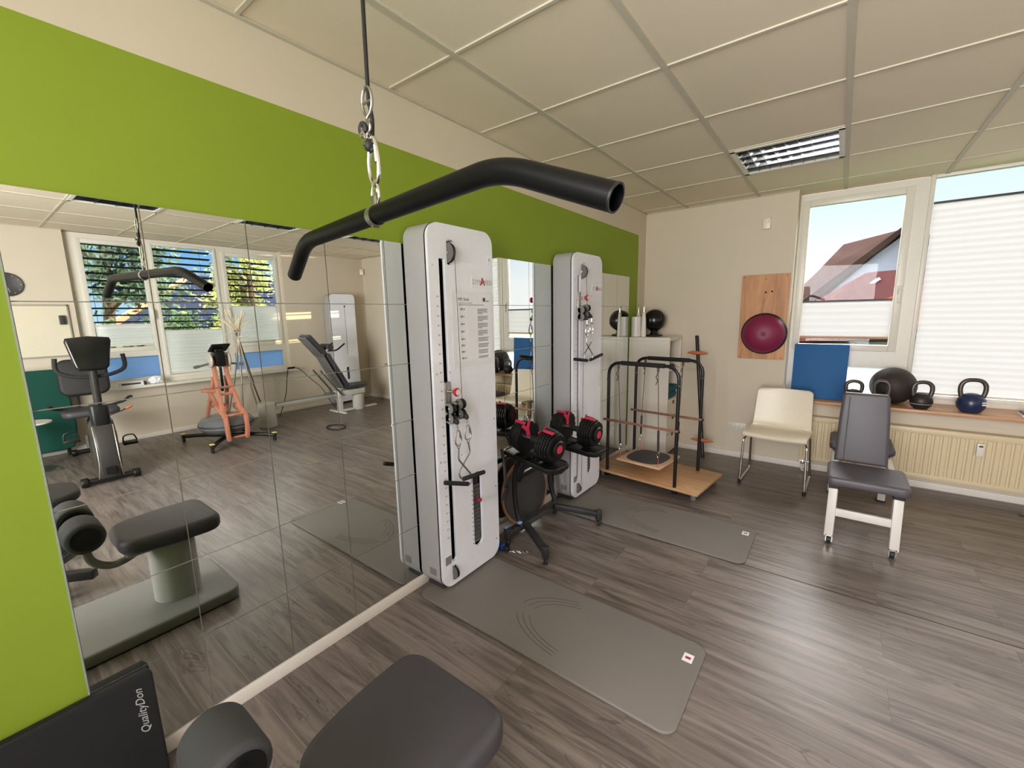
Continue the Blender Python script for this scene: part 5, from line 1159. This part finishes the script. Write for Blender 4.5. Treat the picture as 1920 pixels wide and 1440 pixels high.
# ================================================================== outside
struct(MB().box(-40, 60, YB+.6, 80, -3.3, -3.0).box(W+.6, 60, -40, YB+.6, -3.3, -3.0).build('ground', GRASS, smooth=False))
def gable_house(name, label, P, m_roof, m_wall):
    """P: list of (poly, z-depth range, material, part name) in the xz-plane extruded along y"""
    o = thing(name, label, 'house', P[0][4]);
    for poly, ya, yb, nm, _, m_ in P:
        MB().slab(poly, -yb, -ya, 0, M=Matrix(((1, 0, 0, 0), (0, 0, -1, 0), (0, 1, 0, 0), (0, 0, 0, 1)))).build(nm, m_, o, smooth=False)
    return o
z0_ = (2.2, 14, -3)
gable_house('neighbour_house', 'tall brown-roofed house with pale gable outside the openable window', [
    ([(.95, 1.52), (2.75, 3.14), (5.6, 1.4), (5.6, -3), (.95, -3)], 14.0, 19.0, 'gable_wall', z0_, RENDER),
    ([(.7, 1.30), (.95, 1.50), (2.72, 3.20), (2.70, 3.32), (.6, 1.42)], 13.9, 19.5, 'eave_board', z0_, ROOFD),
    ([(2.70, 3.32), (2.72, 3.20), (5.7, 1.35), (5.75, 1.5)], 13.6, 19.5, 'eave_board', z0_, ROOFD),
], ROOFD, RENDER)
hb = thing('brown_roof_house', 'brown hipped roof beside the pale gable outside the window', 'house', (0, 17, -3))
# roof plane seen left of the gable: ridge falls away to the left
t = bmesh.new()
vv = [t.verts.new(p) for p in ((2.70, 13.95, 3.27), (1.62, 16.2, 3.30), (1.05, 15.2, 2.45), (.93, 13.9, 1.42), (2.6, 13.95, 3.2), (-.6, 15.2, .6), (-.6, 19.0, .6), (3.2, 19.0, 3.3))]
t.faces.new((vv[0], vv[1], vv[2], vv[3])); t.faces.new((vv[2], vv[5], vv[3])); t.faces.new((vv[1], vv[7], vv[6], vv[5], vv[2])); t.faces.new((vv[0], vv[7], vv[1]))
bmesh.ops.recalc_face_normals(t, faces=t.faces); bmesh.ops.solidify(t, geom=t.faces[:], thickness=.08)
mb = MB(); mb._app(t); mb.build('roof', ROOFD, hb, smooth=False)
MB().box(-.5, 2.6, 15.0, 18.8, -3, .75).build('wall', RENDER, hb, smooth=False)
hc = thing('red_roof_house', 'lower dark red roofed house with skylight in front of the pale gable', 'house', (2.2, 12.5, -3))
t = bmesh.new()
A_ = [t.verts.new(p) for p in ((.6, 11.6, 1.15), (1.35, 11.9, 1.62), (2.10, 12.2, 2.15), (3.6, 12.3, 2.22), (4.6, 11.2, .9), (.6, 11.0, .7))]
t.faces.new(A_); bmesh.ops.triangulate(t, faces=t.faces); bmesh.ops.recalc_face_normals(t, faces=t.faces); bmesh.ops.solidify(t, geom=t.faces[:], thickness=.08)
mb = MB(); mb._app(t); mb.build('roof', mat('dark_red_tile', (56, 34, 34), .95, spec=.0, var=.3, scale=12), hc, smooth=False)
MB().box(.8, 4.4, 11.9, 13.0, -3, .8).build('wall', RENDER, hc, smooth=False)
t = bmesh.new(); A_ = [t.verts.new(p) for p in ((1.7, 10.9, 1.25), (2.9, 11.2, 1.80), (3.9, 10.6, 1.25), (1.75, 10.4, .95))]
t.faces.new(A_); bmesh.ops.triangulate(t, faces=t.faces); bmesh.ops.recalc_face_normals(t, faces=t.faces); bmesh.ops.solidify(t, geom=t.faces[:], thickness=.07)
mb = MB(); mb._app(t); mb.build('dormer_roof', ROOFR, hc, smooth=False)
M_ = Matrix.Translation((2.22, 11.98, 1.99)) @ Matrix.Rotation(math.radians(-38), 4, 'Y')
MB().box(-.10, .12, -.03, .03, -.03, .03, .004, 1, M=M_).build('skylight', mat('skylight_glass', (150, 160, 176), .2), hc)
ac = MB().box(1.93, 2.20, 10.95, 11.15, 1.44, 1.62, .01, 1).build('vent_box', mat('pale_vent', (150, 160, 182), .6), hc)
# houses beyond the mirrored windows
he = thing('slate_roof_house', 'dark slate-roofed house with orange eave beyond the mirrored windows', 'house', (13, 4, -3))
t = bmesh.new()
A_ = [t.verts.new(p) for p in ((13.0, 2.1, 1.05), (13.0, 4.4, 2.65), (13.4, 8.2, 2.75), (13.2, 8.2, .9), (12.2, 5.2, .75), (12.4, 3.2, .9))]
t.faces.new(A_); bmesh.ops.triangulate(t, faces=t.faces); bmesh.ops.recalc_face_normals(t, faces=t.faces); bmesh.ops.solidify(t, geom=t.faces[:], thickness=.15)
mb = MB(); mb._app(t); mb.build('roof', ROOFS, he, smooth=False)
bar4((12.85, 2.05, 1.05), (12.9, 4.35, 2.66), .14, .20, .01).build('orange_eave', EAVE, he)
MB().box(13.3, 17, 2.6, 8.0, -3, 1.4).build('wall', RENDER, he, smooth=False)

def tree(label, c, h, rad, m_, seed, n=2600, leaf=.075, zb=-3):
    r_ = random.Random(seed); x, y = c
    o = thing('tree', label, 'tree', (x, y, zb))
    tr = MB().tube(smooth_path([(x, y, zb), (x+.1, y-.05, zb+h*.35), (x-.05, y+.1, zb+h*.7), (x, y, zb+h*.95)], 5), .1, 10, radii=[.14*(1-.85*i/15) for i in range(16)])
    tips = []
    for k in range(26):
        f_ = .25+.7*r_.random(); z = zb+h*f_; a = 2*PI*r_.random(); L_ = rad*(1.15-f_*.75)*(.6+.5*r_.random())
        e_ = Vector((x+L_*math.cos(a), y+L_*math.sin(a), z+L_*(.15+.35*r_.random()))); m__ = (Vector((x, y, z))+e_)/2+Vector((0, 0, .08))
        tr.tube([(x, y, z), m__, e_], .03, 6, radii=[.035, .02, .006]); tips.append((m__, e_))
    tr.build('trunk', BARK, o)
    t = bmesh.new()
    for k in range(n):
        m__, e_ = r_.choice(tips); f_ = r_.random()**.6; b_ = m__.lerp(e_, f_)+Vector((r_.gauss(0, 1), r_.gauss(0, 1), r_.gauss(0, .8)))*rad*.13
        u = Vector((r_.gauss(0, 1), r_.gauss(0, 1), r_.gauss(0, 1))).normalized(); v = u.orthogonal().normalized(); s_ = leaf*(.6+.8*r_.random())
        q = [b_+u*s_, b_+v*s_*.5, b_-u*s_, b_-v*s_*.5]; t.faces.new([t.verts.new(p) for p in q])
    mb = MB(); mb._app(t); q = mb.build('foliage', m_, o, smooth=False); q['kind'] = 'stuff'
    return o
tree('dark green tree filling the first mirrored window behind the bike', (8.6, 1.75), 9.0, 1.8, LEAFD, 1, 12000, .06)
tree('bright green bushy tree low behind the middle mirrored window', (9.8, 2.9), 4.75, 1.1, HEDGE, 3, 5000, .05)
tree('green bushy tree under the orange eave in the mirror', (12.0, 4.9), 4.8, 1.0, HEDGE, 4, 4500, .05)
tree('sunlit yellow-green tree behind the mirrored window beside the coat stand', (8.9, 4.15), 6.6, 1.15, LEAFY, 5, 7000, .055)
hf = thing('sun_blocker', 'unseen flat-roofed block added to keep the low sun off the other back windows', 'house', (-9, 17, -3))
MB().slab([(-18, 15), (-4.5, 15), (-4.5-.815*7, 22), (-18, 22)], -3, 5.2).build('wall', RENDER, hf, smooth=False)  # added out of view; slanted side lets sun reach only the blind slit
MB().slab([(-18.2, 14.9), (-4.45, 14.9), (-4.45-.815*7.2, 22.1), (-18.2, 22.1)], 5.2, 5.45).build('roof', ROOFD, hf, smooth=False)
tree('small green tree on the horizon outside the back windows', (4.3, 13.0), 5.0, .7, HEDGE, 6, 1600, .07)
